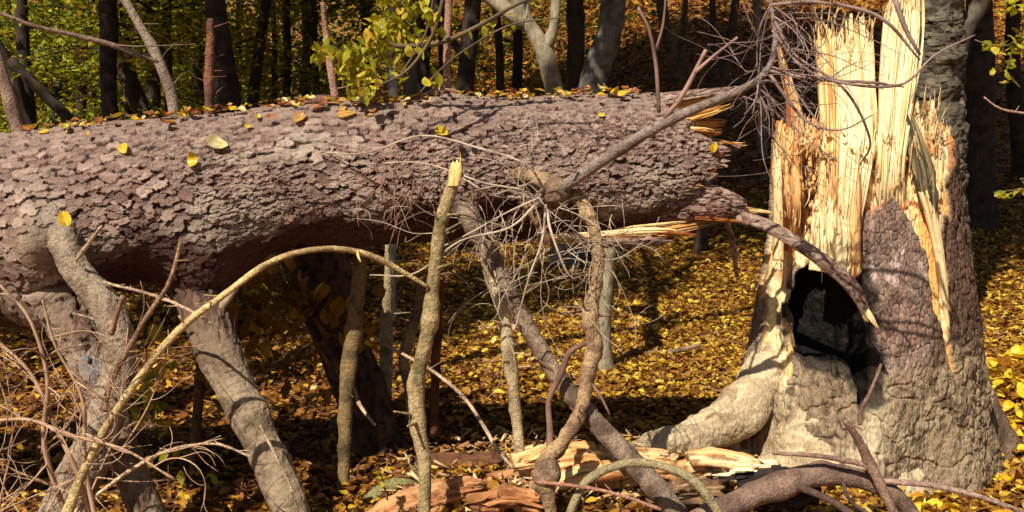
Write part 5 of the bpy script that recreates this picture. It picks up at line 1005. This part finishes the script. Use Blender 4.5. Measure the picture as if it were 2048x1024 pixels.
L3 = [pl([(2100, 60, 3.1, 3), (2040, 85, 3.1, 2.5), (1990, 92, 3.1, 2), (1950, 80, 3.1, 1.5)]), pl([(2100, 5, 3.1, 3), (2040, 10, 3.1, 2), (1995, 12, 3.1, 1.5)]), pl([(2060, 30, 3.1, 2.5), (2030, 90, 3.1, 2), (2010, 150, 3.1, 1.5)])]
leafy('leafy_branch', 'small beech twig with yellow green leaves at the upper right edge', L3, 46, 94, M_GREEN, size=(.03, .045), spread=.02, droop=.3)
L4 = [pl([(2130, 385, 3.0, 3), (2080, 376, 3.0, 2.5), (2035, 380, 3.0, 2), (1990, 384, 3.0, 1)]), pl([(2100, 355, 3.0, 2), (2040, 358, 3.0, 2)])]
leafy('leafy_branch', 'olive leafy twig entering from the right edge at mid height', L4, 16, 95, M_GREEN, spread=.008, size=(.035, .055), droop=0)
stick('thin_branch', 'thin bare twig entering from the right edge above the slope', 'branch', [(2110, 240, 3.1, 2.5), (2050, 228, 3.1, 2.5), (2000, 218, 3.1, 2), (1967, 195, 3.1, 1.5)], srgb(190, 150, 130), srgb(140, 110, 95), 111, sides=6, stubs=2)
rg = np.random.default_rng(96); L5 = []
for k in range(12): gen_twig(rg, P(520+rg.normal(0, 30), 560+rg.normal(0, 20), 3.92), (rg.normal(.3, .7), rg.normal(0, .3), rg.normal(-.6, .4)), rg.uniform(.3, .5), .002, 0, .3, .2, 0, L5)
leafy('leafy_branch', 'shaded ochre leaves hanging under the log before the leaning trunk', L5, 190, 97, mat_leaf('ochre_leaves', [(0, srgb(90, 62, 16)), (.5, srgb(150, 108, 22)), (1, srgb(190, 150, 40))], .4, .5), size=(.05, .085), spread=.05)
rg = np.random.default_rng(98); L6 = []
for k in range(10): gen_twig(rg, P(300+rg.normal(0, 20), 760+rg.normal(0, 90), 3.7), (rg.normal(0, .7), rg.normal(0, .3), rg.normal(-.4, .5)), rg.uniform(.15, .3), .002, 0, .3, .2, 0, L6)
leafy('leafy_branch', 'greenish yellow leaves between the left limbs, near the ground', L6, 60, 99, M_GREEN, size=(.045, .07), spread=.03)
L7 = [pl([(775, 1000, 3.1, 2), (768, 970, 3.1, 2), (760, 945, 3.1, 1.5)])]
leafy('seedling', 'tiny green leaved seedling left of the orange wood block', L7, 9, 100, M_GREEN, spread=.008, size=(.02, .035), droop=0)

# ================================================================ leaves lying on the log
lcol = {'yellow': srgb(225, 188, 50), 'ochre': srgb(198, 150, 78), 'orange': srgb(180, 108, 52), 'pale': srgb(220, 200, 140), 'brown': srgb(150, 90, 50), 'green': srgb(190, 190, 70)}
lm = {}
for k, c in lcol.items(): lm[k] = mat_leaf('leaf_'+k, [(0, tuple(v*.8 for v in c)), (1, c)], .25, .45)
def log_pt(px, deg, off=.014):
    ac, rc = log_axis(np.array([float(px)])); d = radians(deg); r = rc[0]+off
    n = np.array([0, -cos(d), -sin(d)]); return ac[0]+n*r, n
NV = []; 
def leaf_thing(px, deg, size, colour, label, seed, group=None, off=.016, pos=None, nrm=None):
    rg = np.random.default_rng(seed)
    p, n = (log_pt(px, deg, off) if pos is None else (np.array(pos), np.array(nrm)))
    nx, ny = 13, 9; u = np.linspace(-.5, .5, nx)[:, None]; v = np.linspace(-1, 1, ny)[None]
    w = .34*np.sqrt(np.clip(1-(2*u)**2, 0, 1))*(1-.35*u)
    X = u+0*v; Y = w*v; Z = rg.normal(.5, .5)*X**2+np.abs(Y)*rg.uniform(-.2, .9)+rg.normal(0, .5)*X*Y+.012*np.cos((u*1-np.abs(Y)*.7)*60)+.03*rg.normal()
    loc = np.stack([X, Y, Z], -1).reshape(-1, 3)*size
    up = n+rg.normal(0, .18, 3); up /= np.linalg.norm(up); a = rg.normal(0, 1, 3); a -= up*(a@up); a /= np.linalg.norm(a); b = np.cross(up, a)
    V = p+loc[:, :1]*a+loc[:, 1:2]*b+loc[:, 2:]*up
    o = mesh_obj('fallen_leaf', V, gridfaces(nx, ny, False), lm[colour], None, None, True, origin=p); tag(o, label, 'leaf', group)
leaf_thing(26, -44, .052, 'pale', 'large pale ribbed leaf lying on the far left of the log', 1)
leaf_thing(472, -38, .068, 'pale', 'pale ribbed leaf standing on the log between stub and centre', 2, off=.02)
leaf_thing(430, -28, .045, 'yellow', 'single bright yellow leaf on the log side below the reddish stub', 3)
leaf_thing(298, -42, .045, 'yellow', 'curled yellow leaf on the log left of the pale limb', 4)
leaf_thing(130, 24, .05, 'yellow', 'bright yellow leaf stuck on the collar of the big left limb', 5, pos=P(130, 438, 3.10), nrm=(0, -.9, .5))
leaf_thing(1215, -75, .055, 'yellow', 'large yellow leaf standing at the back edge of the log near its torn end', 6, off=.03)
leaf_thing(892, -34, .045, 'yellow', 'yellow leaf caught on the log side above the snapped pole', 7)
leaf_thing(1402, -15, .035, 'yellow', 'small yellow leaf at the torn right end of the log', 8)
leaf_thing(735, -68, .062, 'pale', 'broad pale leaf on the ridge of the log below the hanging branch', 9, off=.03)
leaf_thing(708, -56, .06, 'ochre', 'ribbed ochre leaf on the log below the broad pale one', 10)
leaf_thing(620, -52, .05, 'ochre', 'ribbed tan leaf flat on the log left of centre', 11)
rg = np.random.default_rng(12)
names = {'yellow': 'yellow', 'ochre': 'tan', 'orange': 'rusty orange', 'pale': 'pale', 'brown': 'brown', 'green': 'greenish'}
for k in range(270):
    x = rg.choice([rg.uniform(20, 560), rg.uniform(560, 900), rg.uniform(900, 1290)], p=[.3, .4, .3]); c = rg.choice(list(names), p=[.2, .27, .17, .12, .22, .02]); deg = -90+abs(rg.normal(0, 15))
    if rg.uniform() < .6: deg = -rg.uniform(70, 100)
    part = 'left' if x < 560 else 'middle' if x < 900 else 'right'
    leaf_thing(x, deg, rg.uniform(.016, .040), c, '%s dry leaf on top of the %s third of the log' % (names[c], part), 1000+k, 'dry leaves lying on top of the log', off=rg.uniform(.012, .03))
